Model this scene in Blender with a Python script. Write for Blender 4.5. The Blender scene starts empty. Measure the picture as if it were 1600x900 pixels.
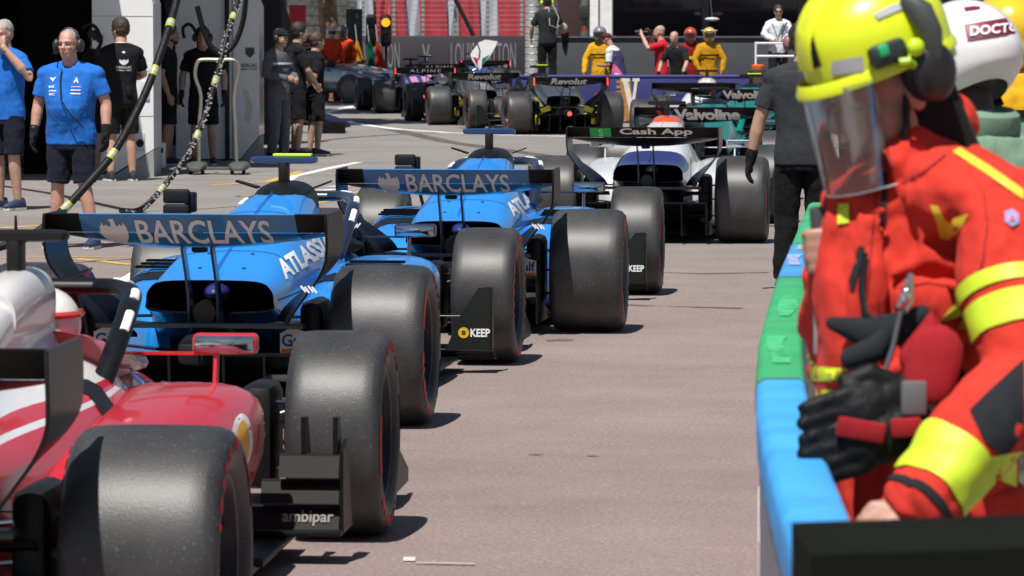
import bpy, bmesh, math, random
from mathutils import Vector, Matrix, noise
from mathutils.bvhtree import BVHTree
R = math.radians
random.seed(7)
scene = bpy.context.scene
COL = scene.collection
V = Vector

# ------------------------------------------------------------------ camera
FPX, CAMH, HOR = 6400.0, 1.75, 45.0          # focal length in photo pixels, eye height, horizon row
PITCH = math.atan((450 - HOR) / FPX)
cd = bpy.data.cameras.new('camera'); cam = bpy.data.objects.new('camera', cd); COL.objects.link(cam)
cam.location = (0, 0, CAMH); cam.rotation_euler = (R(90) - PITCH, 0, 0)
cd.sensor_width = 36; cd.lens = FPX / 1600 * 36; cd.clip_start = 0.5; cd.clip_end = 2000
cd.dof.use_dof = True; cd.dof.focus_distance = 24; cd.dof.aperture_fstop = 13
scene.camera = cam

# ------------------------------------------------------------------ sky and sun
SUN_DIR = V((0.17, 0.47, -1.0)).normalized()      # the way the light travels: from the left, behind the camera
elev = math.asin(-SUN_DIR.z); az = math.atan2(-SUN_DIR.x, -SUN_DIR.y)
world = bpy.data.worlds.new('World'); scene.world = world; world.use_nodes = True
wn = world.node_tree.nodes; wl = world.node_tree.links
sky = wn.new('ShaderNodeTexSky'); sky.sky_type = 'NISHITA'; sky.sun_disc = False
sky.sun_elevation = elev; sky.sun_rotation = az
wn['Background'].inputs['Strength'].default_value = 0.052
wl.new(sky.outputs[0], wn['Background'].inputs['Color'])
sd = bpy.data.lights.new('sun', 'SUN'); sd.energy = 5.0; sd.angle = R(0.53); sd.color = (1, 0.955, 0.89)
sun = bpy.data.objects.new('sun', sd); COL.objects.link(sun)
sun.rotation_euler = SUN_DIR.to_track_quat('-Z', 'Y').to_euler(); sun.location = (-20, -20, 60)
scene.view_settings.view_transform = 'Standard'; scene.view_settings.look = 'None'
scene.view_settings.exposure = 0.33; scene.view_settings.gamma = 1

# ------------------------------------------------------------------ pixel helpers
_f = V((0, math.cos(PITCH), -math.sin(PITCH))); _u = V((0, math.sin(PITCH), math.cos(PITCH)))
def ray(px, py): return V((1, 0, 0)) * ((px - 800) / FPX) + _u * ((450 - py) / FPX) + _f
def at(px, py, Y):
    d = ray(px, py); return V((0, 0, CAMH)) + d * (Y / d.y)
def gp(px, py, z=0.0):
    d = ray(px, py); return V((0, 0, CAMH)) + d * ((z - CAMH) / d.z)

# ------------------------------------------------------------------ materials
MATS = {}
def newmat(name):
    m = bpy.data.materials.new(name); m.use_nodes = True
    nt = m.node_tree; b = nt.nodes['Principled BSDF']
    return m, nt, b
def c4(c): return (c[0], c[1], c[2], 1)
def N(nt, t, **kw):
    n = nt.nodes.new(t)
    for k, v in kw.items(): setattr(n, k, v)
    return n
def noise_col(nt, b, c, scale, amt, coords='Object', detail=5, socket='Base Color'):
    tc = N(nt, 'ShaderNodeTexCoord'); nz = N(nt, 'ShaderNodeTexNoise')
    nz.inputs['Scale'].default_value = scale; nz.inputs['Detail'].default_value = detail
    nt.links.new(tc.outputs[coords], nz.inputs['Vector'])
    rp = N(nt, 'ShaderNodeValToRGB')
    rp.color_ramp.elements[0].position = 0.3; rp.color_ramp.elements[1].position = 0.7
    rp.color_ramp.elements[0].color = c4([x * (1 - amt) for x in c]); rp.color_ramp.elements[1].color = c4([min(1, x * (1 + amt)) for x in c])
    nt.links.new(nz.outputs['Fac'], rp.inputs['Fac']); nt.links.new(rp.outputs['Color'], b.inputs[socket])
    return tc, nz, rp
def add_bump(nt, b, tc, scale, dist, strength=0.5, coords='Object', detail=4, stretch=None):
    nz = N(nt, 'ShaderNodeTexNoise'); nz.inputs['Scale'].default_value = scale; nz.inputs['Detail'].default_value = detail
    src = tc.outputs[coords]
    if stretch:
        mp = N(nt, 'ShaderNodeMapping'); mp.inputs['Scale'].default_value = stretch
        nt.links.new(src, mp.inputs['Vector']); src = mp.outputs[0]
    nt.links.new(src, nz.inputs['Vector'])
    bp = N(nt, 'ShaderNodeBump'); bp.inputs['Strength'].default_value = strength; bp.inputs['Distance'].default_value = dist
    nt.links.new(nz.outputs['Fac'], bp.inputs['Height']); nt.links.new(bp.outputs[0], b.inputs['Normal'])
    return bp
def plain(name, c, rough=0.5, metal=0, amt=0.08, scale=6, coat=0, spec=None, bump=None):
    key = (name, tuple(c), rough, metal, amt, coat)
    if key in MATS: return MATS[key]
    m, nt, b = newmat(name)
    tc, nz, rp = noise_col(nt, b, c, scale, amt)
    b.inputs['Roughness'].default_value = rough; b.inputs['Metallic'].default_value = metal
    b.inputs['Coat Weight'].default_value = coat; b.inputs['Coat Roughness'].default_value = 0.06
    if spec is not None: b.inputs['Specular IOR Level'].default_value = spec
    if bump: add_bump(nt, b, tc, bump[0], bump[1])
    MATS[key] = m; return m
def paint(c, rough=0.32): return plain('paint', c, rough, 0, 0.05, 3, 0.7)
def banded(name, bands, axis, rough=0.32, coat=0.7):
    """paint scheme: colour steps along a direction of the car's own space; bands = [(start, colour)...]"""
    m, nt, b = newmat(name)
    tc = N(nt, 'ShaderNodeTexCoord'); dp = N(nt, 'ShaderNodeVectorMath', operation='DOT_PRODUCT')
    dp.inputs[1].default_value = axis; nt.links.new(tc.outputs['Object'], dp.inputs[0])
    lo, hi = bands[0][0], bands[-1][0] + 0.5
    mr = N(nt, 'ShaderNodeMapRange'); mr.inputs['From Min'].default_value = lo; mr.inputs['From Max'].default_value = hi
    nt.links.new(dp.outputs['Value'], mr.inputs['Value'])
    rp = N(nt, 'ShaderNodeValToRGB'); cr = rp.color_ramp; cr.interpolation = 'CONSTANT'
    for i, (s, c) in enumerate(bands):
        p = (s - lo) / (hi - lo)
        e = cr.elements[0] if i == 0 else (cr.elements[1] if i == 1 else cr.elements.new(p))
        e.position = p; e.color = c4(c)
    nt.links.new(mr.outputs[0], rp.inputs['Fac']); nt.links.new(rp.outputs['Color'], b.inputs['Base Color'])
    b.inputs['Roughness'].default_value = rough; b.inputs['Coat Weight'].default_value = coat; b.inputs['Coat Roughness'].default_value = 0.06
    return m
def cloth(c, folds=1.0):
    key = ('cloth', tuple(c), folds)
    if key in MATS: return MATS[key]
    m, nt, b = newmat('cloth')
    tc, nz, rp = noise_col(nt, b, c, 9, 0.12)
    b.inputs['Roughness'].default_value = 0.9; b.inputs['Specular IOR Level'].default_value = 0.12
    b.inputs['Sheen Weight'].default_value = 0.02
    add_bump(nt, b, tc, 6, 0.035 * folds, 0.55, detail=4, stretch=(1.6, 1.6, .8))
    MATS[key] = m; return m
def skin(c=(0.46, 0.27, 0.19)):
    key = ('skin', tuple(c))
    if key in MATS: return MATS[key]
    m, nt, b = newmat('skin')
    tc, nz, rp = noise_col(nt, b, c, 14, 0.16)
    b.inputs['Roughness'].default_value = 0.5; b.inputs['Subsurface Weight'].default_value = 0.08
    b.inputs['Subsurface Radius'].default_value = (0.01, 0.004, 0.002)
    add_bump(nt, b, tc, 60, 0.004, 0.4)
    MATS[key] = m; return m
def emit(name, c, s):
    key = (name, tuple(c), s)
    if key in MATS: return MATS[key]
    m, nt, b = newmat(name); b.inputs['Base Color'].default_value = c4(c)
    b.inputs['Emission Color'].default_value = c4(c); b.inputs['Emission Strength'].default_value = s
    MATS[key] = m; return m
def glass(name, tint=(1, 1, 1), gloss=0.12, rough=0.04, streak=0.0):
    if name in MATS: return MATS[name]
    m, nt, b = newmat(name); nt.nodes.remove(b)
    out = nt.nodes['Material Output']
    tr = N(nt, 'ShaderNodeBsdfTransparent'); tr.inputs[0].default_value = c4(tint)
    gl = N(nt, 'ShaderNodeBsdfGlossy'); gl.inputs['Roughness'].default_value = rough
    fr = N(nt, 'ShaderNodeFresnel'); fr.inputs[0].default_value = 1.5
    tc = N(nt, 'ShaderNodeTexCoord'); mp = N(nt, 'ShaderNodeMapping'); mp.inputs['Scale'].default_value = (9, 9, 1.5); mp.inputs['Rotation'].default_value = (0, .5, 0)
    nz = N(nt, 'ShaderNodeTexNoise'); nz.inputs['Scale'].default_value = 3; nz.inputs['Detail'].default_value = 6
    nt.links.new(tc.outputs['Object'], mp.inputs[0]); nt.links.new(mp.outputs[0], nz.inputs['Vector'])
    sr = N(nt, 'ShaderNodeMapRange'); sr.inputs['From Min'].default_value = .52; sr.inputs['From Max'].default_value = .75; sr.inputs['To Max'].default_value = streak
    nt.links.new(nz.outputs['Fac'], sr.inputs['Value'])
    df = N(nt, 'ShaderNodeBsdfDiffuse'); df.inputs[0].default_value = (.5, .5, .48, 1); m2 = N(nt, 'ShaderNodeMixShader'); nt.links.new(sr.outputs[0], m2.inputs[0])  # pale diffuse streaks paint scratchy reflections into the visor
    ad = N(nt, 'ShaderNodeMath', operation='ADD'); ad.inputs[1].default_value = gloss
    mx = N(nt, 'ShaderNodeMixShader')
    nt.links.new(fr.outputs[0], ad.inputs[0]); nt.links.new(ad.outputs[0], mx.inputs[0])
    nt.links.new(tr.outputs[0], mx.inputs[1]); nt.links.new(gl.outputs[0], mx.inputs[2]); nt.links.new(mx.outputs[0], m2.inputs[1]); nt.links.new(df.outputs[0], m2.inputs[2]); nt.links.new(m2.outputs[0], out.inputs[0])
    MATS[name] = m; return m

BLACK = plain('black_plastic', (0.008, 0.008, 0.009), 0.5, spec=.3)
CARBON = plain('carbon', (0.006, 0.0063, 0.0075), 0.4, 0, 0.3, 40, 0.0, spec=.22)
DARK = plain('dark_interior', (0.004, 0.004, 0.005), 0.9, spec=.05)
STEEL = plain('brushed_steel', (0.55, 0.55, 0.54), 0.3, 1.0, 0.15, 20)
WHITE = plain('white_print', (0.78, 0.78, 0.78), 0.45, amt=0.03)
REDP = plain('red_print', (0.62, 0.025, 0.03), 0.6, amt=0.15, scale=30)
MIRROR = plain('mirror_glass', (0.35, 0.4, 0.45), 0.08, 1.0, 0.25, 9)

def make_rubber():
    m, nt, b = newmat('tyre_rubber')
    tc, nz, rp = noise_col(nt, b, (0.034, 0.034, 0.035), 5, 0.4)
    n2 = N(nt, 'ShaderNodeTexNoise'); n2.inputs['Scale'].default_value = 120; n2.inputs['Detail'].default_value = 2
    nt.links.new(tc.outputs['Object'], n2.inputs['Vector'])
    r2 = N(nt, 'ShaderNodeValToRGB'); r2.color_ramp.elements[0].position = 0.63; r2.color_ramp.elements[1].position = 0.70
    nt.links.new(n2.outputs['Fac'], r2.inputs['Fac'])
    mx = N(nt, 'ShaderNodeMixRGB'); mx.inputs['Color2'].default_value = (0.12, 0.117, 0.113, 1)
    ml = N(nt, 'ShaderNodeMath', operation='MULTIPLY'); ml.inputs[1].default_value = 0.6
    nt.links.new(r2.outputs[0], ml.inputs[0]); nt.links.new(ml.outputs[0], mx.inputs['Fac'])
    nt.links.new(rp.outputs[0], mx.inputs['Color1']); nt.links.new(mx.outputs[0], b.inputs['Base Color'])
    b.inputs['Roughness'].default_value = 0.46; b.inputs['Specular IOR Level'].default_value = 0.5
    add_bump(nt, b, tc, 160, 0.0016, 0.4)
    return m
RUBBER = make_rubber()

def make_asphalt():
    m, nt, b = newmat('asphalt')
    tc = N(nt, 'ShaderNodeTexCoord')
    def nz(scale, detail, rough=0.6, stretch=None):
        n = N(nt, 'ShaderNodeTexNoise'); n.inputs['Scale'].default_value = scale; n.inputs['Detail'].default_value = detail
        n.inputs['Roughness'].default_value = rough
        if stretch:
            mp = N(nt, 'ShaderNodeMapping'); mp.inputs['Scale'].default_value = stretch
            nt.links.new(tc.outputs['Object'], mp.inputs['Vector']); nt.links.new(mp.outputs[0], n.inputs['Vector'])
        else: nt.links.new(tc.outputs['Object'], n.inputs['Vector'])
        return n
    def ramp(src, stops):
        r = N(nt, 'ShaderNodeValToRGB')
        for i, (p, c) in enumerate(stops):
            e = r.color_ramp.elements[i] if i < 2 else r.color_ramp.elements.new(p)
            e.position = p; e.color = c4(c)
        nt.links.new(src, r.inputs['Fac']); return r
    def mix(a, bb, mode, fac=1.0, facsrc=None):
        x = N(nt, 'ShaderNodeMixRGB', blend_type=mode); x.inputs['Fac'].default_value = fac
        nt.links.new(a, x.inputs['Color1']); nt.links.new(bb, x.inputs['Color2'])
        if facsrc: nt.links.new(facsrc, x.inputs['Fac'])
        return x
    base = ramp(nz(0.35, 4).outputs['Fac'], [(0.3, (0.225, 0.178, 0.165)), (0.7, (0.278, 0.224, 0.208))])
    fine = ramp(nz(60, 3, 0.7).outputs['Fac'], [(0.3, (0.62, 0.62, 0.62)), (0.72, (1.22, 1.2, 1.2))])
    worn = ramp(nz(1.1, 7, 0.7, (0.8, 1.0, 1)).outputs['Fac'], [(0.33, (0.88, 0.87, 0.87)), (0.65, (1.06, 1.06, 1.06))])
    spots = ramp(nz(1.3, 8, 0.75, (3, 1.2, 1)).outputs['Fac'], [(0.27, (0.6, 0.58, 0.56)), (0.35, (1, 1, 1))])
    # aggregate: little pale stones
    vo = N(nt, 'ShaderNodeTexVoronoi'); vo.inputs['Scale'].default_value = 90
    nt.links.new(tc.outputs['Object'], vo.inputs['Vector'])
    st = ramp(vo.outputs['Color'], [(0.72, (1, 1, 1)), (0.95, (1.35, 1.33, 1.3))])
    # beyond the near pit lane the surface is older and greyer
    sx = N(nt, 'ShaderNodeSeparateXYZ'); nt.links.new(tc.outputs['Object'], sx.inputs[0])
    far = N(nt, 'ShaderNodeMapRange'); far.inputs['From Min'].default_value = 22; far.inputs['From Max'].default_value = 42
    nt.links.new(sx.outputs['Y'], far.inputs['Value'])
    grey = ramp(nz(0.5, 4).outputs['Fac'], [(0.3, (0.215, 0.2, 0.188)), (0.7, (0.265, 0.247, 0.232))])
    c = mix(base.outputs[0], grey.outputs[0], 'MIX', 1, far.outputs[0])
    for r in (fine, worn, spots, st): c = mix(c.outputs[0], r.outputs[0], 'MULTIPLY')
    nt.links.new(c.outputs[0], b.inputs['Base Color'])
    b.inputs['Roughness'].default_value = 0.9; b.inputs['Specular IOR Level'].default_value = 0.25
    bp = N(nt, 'ShaderNodeBump'); bp.inputs['Strength'].default_value = 0.6; bp.inputs['Distance'].default_value = 0.006
    nt.links.new(nz(70, 3, 0.7).outputs['Fac'], bp.inputs['Height']); nt.links.new(bp.outputs[0], b.inputs['Normal'])
    return m

def decal_mat(name, c, wear=0.5, scale=5):
    """road paint or rubber, worn through where the noise says so"""
    m, nt, b = newmat(name); out = nt.nodes['Material Output']
    tc, nz, rp = noise_col(nt, b, c, 3, 0.12); b.inputs['Roughness'].default_value = 0.8
    n2 = N(nt, 'ShaderNodeTexNoise'); n2.inputs['Scale'].default_value = scale; n2.inputs['Detail'].default_value = 8; n2.inputs['Roughness'].default_value = 0.7
    nt.links.new(tc.outputs['Object'], n2.inputs['Vector'])
    r2 = N(nt, 'ShaderNodeValToRGB'); r2.color_ramp.elements[0].position = wear - 0.12; r2.color_ramp.elements[1].position = wear + 0.06
    nt.links.new(n2.outputs['Fac'], r2.inputs['Fac'])
    tr = N(nt, 'ShaderNodeBsdfTransparent'); mx = N(nt, 'ShaderNodeMixShader')
    nt.links.new(r2.outputs[0], mx.inputs[0]); nt.links.new(tr.outputs[0], mx.inputs[1]); nt.links.new(b.outputs[0], mx.inputs[2])
    nt.links.new(mx.outputs[0], out.inputs[0]); return m

# ------------------------------------------------------------------ mesh builder
class MB:
    def __init__(self): self.v = []; self.f = []
    def add(self, vs, fs):
        o = len(self.v); self.v += [V(p) for p in vs]; self.f += [tuple(i + o for i in f) for f in fs]; return self
    def box(self, c, s, rot=None, ch=0.0):
        c = V(c); h = V(s) / 2
        if ch <= 0:
            vs = [V((x * h.x, y * h.y, z * h.z)) for x in (-1, 1) for y in (-1, 1) for z in (-1, 1)]
            fs = [(0, 1, 3, 2), (4, 6, 7, 5), (0, 4, 5, 1), (2, 3, 7, 6), (0, 2, 6, 4), (1, 5, 7, 3)]
        else:
            bm = bmesh.new(); bmesh.ops.create_cube(bm, size=1)
            for v in bm.verts: v.co = V((v.co.x * s[0], v.co.y * s[1], v.co.z * s[2]))
            bmesh.ops.bevel(bm, geom=bm.edges[:], offset=min(ch, min(s) * 0.45), segments=2, affect='EDGES', profile=0.5)
            bm.verts.index_update(); vs = [v.co.copy() for v in bm.verts]; fs = [[v.index for v in f.verts] for f in bm.faces]; bm.free()
        if rot is not None: vs = [rot @ p for p in vs]
        return self.add([p + c for p in vs], fs)
    def loft(self, rings, cap=(True, True), closed=True):
        n = len(rings[0]); vs = [p for r in rings for p in r]; fs = []
        for i in range(len(rings) - 1):
            for j in range(n if closed else n - 1):
                k = (j + 1) % n; fs.append((i * n + j, i * n + k, (i + 1) * n + k, (i + 1) * n + j))
        if cap[0]: fs.append(tuple(range(n - 1, -1, -1)))
        if cap[1]: fs.append(tuple((len(rings) - 1) * n + j for j in range(n)))
        return self.add(vs, fs)
    def tube(self, pts, r, n=8, flat=1.0, up=V((0, 0, 1)), round_ends=False):
        pts = [V(p) for p in pts]; rr = [r] * len(pts) if isinstance(r, (int, float)) else list(r)
        if round_ends:
            d0 = (pts[0] - pts[1]).normalized(); d1 = (pts[-1] - pts[-2]).normalized(); a, b = rr[0], rr[-1]
            pre = [(pts[0] + d0 * a * s, a * c) for s, c in ((0.97, 0.2), (0.8, 0.6), (0.45, 0.89))]
            post = [(pts[-1] + d1 * b * s, b * c) for s, c in ((0.45, 0.89), (0.8, 0.6), (0.97, 0.2))]
            pts = [p for p, _ in pre] + pts + [p for p, _ in post]; rr = [q for _, q in pre] + rr + [q for _, q in post]
        rings = []; pu = None
        for i, p in enumerate(pts):
            t = (pts[min(i + 1, len(pts) - 1)] - pts[max(i - 1, 0)]).normalized()
            if pu is None:
                pu = up - t * up.dot(t)
                if pu.length < 1e-3: pu = V((1, 0, 0)) - t * t.x
            else: pu = pu - t * pu.dot(t)
            pu.normalize(); s = t.cross(pu)
            rings.append([p + (s * math.cos(a) + pu * math.sin(a) * flat) * rr[i] for a in (2 * math.pi * k / n for k in range(n))])
        return self.loft(rings)
    def lathe(self, prof, n=32, axis='x', c=(0, 0, 0), caps=(True, True)):
        c = V(c); rings = []
        for (h, r) in prof:
            ring = []
            for k in range(n):
                a = 2 * math.pi * k / n; x, y = r * math.cos(a), r * math.sin(a)
                ring.append(c + (V((h, x, y)) if axis == 'x' else V((x, h, y)) if axis == 'y' else V((x, y, h))))
            rings.append(ring)
        return self.loft(rings, caps)
    def prism(self, poly, ext):
        ext = V(ext); n = len(poly); a = [V(p) for p in poly]; b = [p + ext for p in a]
        fs = [tuple(range(n - 1, -1, -1)), tuple(range(n, 2 * n))] + [(i, (i + 1) % n, n + (i + 1) % n, n + i) for i in range(n)]
        return self.add(a + b, fs)
    def ell(self, c, r, n=16, m=10, rot=None):
        c = V(c); r = (r, r, r) if isinstance(r, (int, float)) else r
        rings = []
        for i in range(1, m):
            t = math.pi * i / m
            ring = []
            for k in range(n):
                a = 2 * math.pi * k / n
                p = V((r[0] * math.sin(t) * math.cos(a), r[1] * math.sin(t) * math.sin(a), r[2] * math.cos(t)))
                ring.append(c + (rot @ p if rot is not None else p))
            rings.append(ring)
        top = V((0, 0, r[2])); bot = V((0, 0, -r[2]))
        if rot is not None: top = rot @ top; bot = rot @ bot
        o = len(self.v); self.loft(rings, (False, False))
        self.v += [c + top, c + bot]; ti = len(self.v) - 2; last = o + (m - 2) * n
        for k in range(n):
            self.f.append((ti, o + (k + 1) % n, o + k)); self.f.append((ti + 1, last + k, last + (k + 1) % n))
        return self
    def sheet(self, rows):
        n = len(rows[0]); vs = [p for r in rows for p in r]
        fs = [(i * n + j, i * n + j + 1, (i + 1) * n + j + 1, (i + 1) * n + j) for i in range(len(rows) - 1) for j in range(n - 1)]
        return self.add(vs, fs)
    def mesh(self, name, mat=None, smooth=True, sharp=38, fix=True):
        me = bpy.data.meshes.new(name); me.from_pydata(self.v, [], self.f)
        if fix:
            bm = bmesh.new(); bm.from_mesh(me); bmesh.ops.recalc_face_normals(bm, faces=bm.faces[:]); bm.to_mesh(me); bm.free()
        if mat: me.materials.append(mat)
        if smooth:
            me.shade_smooth()
            if sharp: me.set_sharp_from_angle(angle=R(sharp))
        me.update(); return me
    def build(self, name, mat, parent=None, smooth=True, sharp=38, fix=True):
        return link(name, self.mesh(name, mat, smooth, sharp, fix), parent)
def link(name, me, parent=None, loc=None, rot=None):
    o = bpy.data.objects.new(name, me); COL.objects.link(o)
    if parent: o.parent = parent
    if loc is not None: o.location = loc
    if rot is not None: o.rotation_euler = rot
    return o
def tag(o, label, cat, group=None):
    o['label'] = label; o['category'] = cat
    if group: o['group'] = group
    return o
def thing(name, label, cat, loc=(0, 0, 0), rz=0, group=None, scale=1):
    o = bpy.data.objects.new(name, None); COL.objects.link(o); o.location = loc; o.rotation_euler = (0, 0, rz)
    o.scale = (scale,) * 3; o.empty_display_size = 0.1
    return tag(o, label, cat, group)
def struct(o): o['kind'] = 'structure'; return o
def catmull(P, k):
    """P: list of equal-length tuples or vectors; k steps between neighbours"""
    out = []; n = len(P)
    for i in range(n - 1):
        p0, p1, p2, p3 = P[max(i - 1, 0)], P[i], P[i + 1], P[min(i + 2, n - 1)]
        for s in range(k):
            t = s / k
            out.append(tuple(0.5 * ((2 * b) + (-a + c) * t + (2 * a - 5 * b + 4 * c - d) * t * t + (-a + 3 * b - 3 * c + d) * t ** 3) for a, b, c, d in zip(p0, p1, p2, p3)))
    out.append(tuple(P[-1])); return out

# ------------------------------------------------------------------ lettering (flat print; glyph outlines as thin sheets)
_TX = {}
def glyphs(s, bold=0.02, space=1.0, shear=0.0):
    key = (s, bold, space, shear)
    if key in _TX: return _TX[key]
    cu = bpy.data.curves.new('lettering', 'FONT'); cu.body = s; cu.size = 1; cu.offset = bold; cu.space_character = space
    cu.shear = shear; cu.resolution_u = 3; cu.fill_mode = 'FRONT'
    o = bpy.data.objects.new('lettering', cu); COL.objects.link(o)
    dg = bpy.context.evaluated_depsgraph_get(); me = bpy.data.meshes.new_from_object(o.evaluated_get(dg))
    vs = [v.co.copy() for v in me.vertices]; fs = [tuple(p.vertices) for p in me.polygons]
    bpy.data.objects.remove(o); bpy.data.curves.remove(cu); bpy.data.meshes.remove(me)
    x0 = min(v.x for v in vs); x1 = max(v.x for v in vs); y0 = min(v.y for v in vs); y1 = max(v.y for v in vs)
    vs = [((v.x - x0) / (x1 - x0), (v.y - y0) / (y1 - y0)) for v in vs]     # unit square
    _TX[key] = (vs, fs); return _TX[key]
def cut_flat(vs, fs, cuts, ucuts=()):
    bm = bmesh.new(); bv = [bm.verts.new((a, b, 0)) for a, b in vs]
    for f in fs:
        try: bm.faces.new([bv[i] for i in f])
        except ValueError: pass
    for c, n in [(c, (0, 1, 0)) for c in cuts] + [(c, (1, 0, 0)) for c in ucuts]:
        bmesh.ops.bisect_plane(bm, geom=bm.verts[:] + bm.edges[:] + bm.faces[:], plane_co=(c * n[0], c * n[1], 0), plane_no=n)
    bm.verts.index_update(); r = [(v.co.x, v.co.y) for v in bm.verts], [[v.index for v in f.verts] for f in bm.faces]; bm.free(); return r
def add_placed(mb, pts, fs):
    """faces with a corner that met no surface are left out"""
    ix = {}; vs = []
    for i, p in enumerate(pts):
        if p is not None: ix[i] = len(vs); vs.append(p)
    mb.add(vs, [tuple(ix[i] for i in f) for f in fs if all(i in ix for i in f)])
def letter(s, place, mat, parent, name='lettering', cuts=(), ucuts=(), **kw):
    """place(u, v) -> point, with u, v in 0..1 across the word; cuts split the glyphs where the surface bends"""
    vs, fs = glyphs(s, **kw)
    if cuts or ucuts: vs, fs = cut_flat(vs, fs, cuts, ucuts)
    mb = MB(); add_placed(mb, [place(u, v) for u, v in vs], fs)
    return mb.build(name, mat, parent, smooth=False, fix=False)
def flatplace(o, u, v):
    o, u, v = V(o), V(u), V(v)
    return lambda a, b: o + u * a + v * b
def onto(bvh, o, u, v, d, off=0.004, wave=None):
    o, u, v, d = V(o), V(u), V(v), V(d).normalized()
    def f(a, b):
        p = o + u * a + v * b; h, nrm, _, _ = bvh.ray_cast(p - d * 3, d)
        if h is None: return None
        if nrm.dot(d) > 0: nrm = -nrm
        return h + nrm * off
    return f
def shape_onto(poly, place, mat, parent, name, k=6, cuts=()):
    """filled outline given in unit coordinates, cut into a grid so that it follows the surface"""
    bm = bmesh.new(); vs = [bm.verts.new((a, b, 0)) for a, b in poly]; f = bm.faces.new(vs); f.normal_update(); bmesh.ops.triangulate(bm, faces=[f], ngon_method='EAR_CLIP')
    vs = [(v.co.x, v.co.y) for v in bm.verts]; bm.verts.index_update(); fs = [[v.index for v in f.verts] for f in bm.faces]; bm.free()
    g = [q / k for q in range(1, k)]; vs, fs = cut_flat(vs, fs, list(cuts) + g, g); mb = MB()
    add_placed(mb, [place(a, b) for a, b in vs], fs)
    return mb.build(name, mat, parent, fix=False)
def px_patch(poly, bvh, M, mat, parent, name, off=.005, k=6):
    """outline given in photo pixels, laid on a surface where the lines of sight meet it; M: the surface's local-to-world matrix"""
    Mi = M.inverted(); eye = Mi @ V((0, 0, CAMH)); xs = [p[0] for p in poly]; ys = [p[1] for p in poly]; x0, x1, y0, y1 = min(xs), max(xs), min(ys), max(ys)
    def pl(u, v):
        d = (Mi.to_3x3() @ ray(x0 + (x1 - x0) * u, y0 + (y1 - y0) * v)).normalized(); h, n, _, _ = bvh.ray_cast(eye, d)
        return None if h is None else h - d * off
    return shape_onto([((x - x0) / (x1 - x0), (y - y0) / (y1 - y0)) for x, y in poly], pl, mat, parent, name, k)
def sq_ring(x0, x1, z0, z1, y, n=24, e=3.2):
    cx, cz, hx, hz = (x0 + x1) / 2, (z0 + z1) / 2, (x1 - x0) / 2, (z1 - z0) / 2; r = []
    for k in range(n):
        a = 2 * math.pi * k / n; c, s = math.cos(a), math.sin(a)
        r.append(V((cx + hx * math.copysign(abs(c) ** (2 / e), c), y, cz + hz * math.copysign(abs(s) ** (2 / e), s))))
    return r
def F(px, Y): return ((px - 800) * Y / FPX, Y)
# ------------------------------------------------------------------ ground and markings
n = 60
g = MB().sheet([[V((-260 + 520 * i / 4, y, 0)) for i in range(5)] for y in (-30, 20, 60, 120, 420)]).build('ground', make_asphalt(), None, smooth=False, fix=False); struct(g)
WL = decal_mat('white_road_paint', (.66, .66, .64), .36); YL = decal_mat('yellow_road_paint', (.60, .36, .05), .42); SK = decal_mat('skid_rubber', (.10, .085, .08), .50, 2.5)
def stripe(pts, w, mat, name, z=.004):
    P = [gp(*p) if len(p) == 2 else V(p) for p in pts]; rows = []
    for i, p in enumerate(P):
        t = (P[min(i + 1, len(P) - 1)] - P[max(i - 1, 0)]); t.z = 0; t.normalize(); s = V((-t.y, t.x, 0)) * (w / 2)
        rows.append([V((p.x, p.y, z)) + s, V((p.x, p.y, z)) - s])
    return MB().sheet(rows).build(name, mat, g, smooth=False, fix=False)
stripe([(-260, 640), (152, 452), (205, 434), (340, 352), (458, 276), (520, 262), (560, 254)], .13, WL, 'white_line')
stripe([(485, 178), (520, 186), (560, 194), (620, 202), (700, 207.5), (800, 211.5), (900, 213.5), (1010, 217), (1180, 224), (1400, 232)], .22, WL, 'white_line')
stripe([(490, 182), (515, 174), (545, 168), (580, 160)], .28, WL, 'white_line')
stripe([(-60, 404), (120, 402), (222, 403), (300, 402)], .05, YL, 'yellow_line'); stripe([(118, 405), (170, 410), (222, 416), (300, 426)], .10, YL, 'yellow_line')
stripe([(300, 350), (420, 327), (480, 315), (594, 294), (650, 284)], .075, YL, 'yellow_line'); stripe([(300, 356), (420, 332), (486, 320), (600, 298), (656, 288)], .075, YL, 'yellow_line')
stripe([(330, 290), (420, 284), (470, 268)], .10, YL, 'yellow_line'); stripe([(0, 357), (60, 353), (120, 350)], .10, YL, 'yellow_line')
for k in range(5): stripe([(472 + k * 22, 304 - k * 6), (508 + k * 22, 302 - k * 6)], .20, WL, 'white_dash')
stripe([(630, 875), (649, 875)], .10, decal_mat('tape', (.55, .55, .5), .3), 'tape_mark'); stripe([(650, 882), (742, 884)], .022, decal_mat('tape', (.40, .38, .36), .42), 'tape_mark', .008)
SP = decal_mat('oil_spot', (.13, .105, .098), .52, 18)
rs_ = random.Random(11)
for px, py, rx, ry in ((877, 532, .09, .12), (925, 713, .03, .035), (838, 711, .04, .035)):
    c_ = gp(px, py); MB().add([V((c_.x + rx * (.6 + .5 * rs_.random()) * math.cos(a_), c_.y + ry * (.6 + .5 * rs_.random()) * math.sin(a_), .0035)) for a_ in (2 * math.pi * q / 14 for q in range(14))], [tuple(range(14))]).build('stain', SP, g, smooth=False, fix=False)
stripe([(560, 190), (620, 204), (700, 222), (800, 236), (900, 250), (1000, 268)], .30, SK, 'skid_mark', .003)
stripe([(480, 222), (560, 214), (640, 209), (720, 206)], .22, SK, 'skid_mark', .0025)
stripe([(900, 470), (1000, 478), (1160, 482)], .10, SK, 'skid_mark', .003); stripe([(1000, 425), (1100, 428), (1200, 426)], .08, SK, 'skid_mark', .003)
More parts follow.
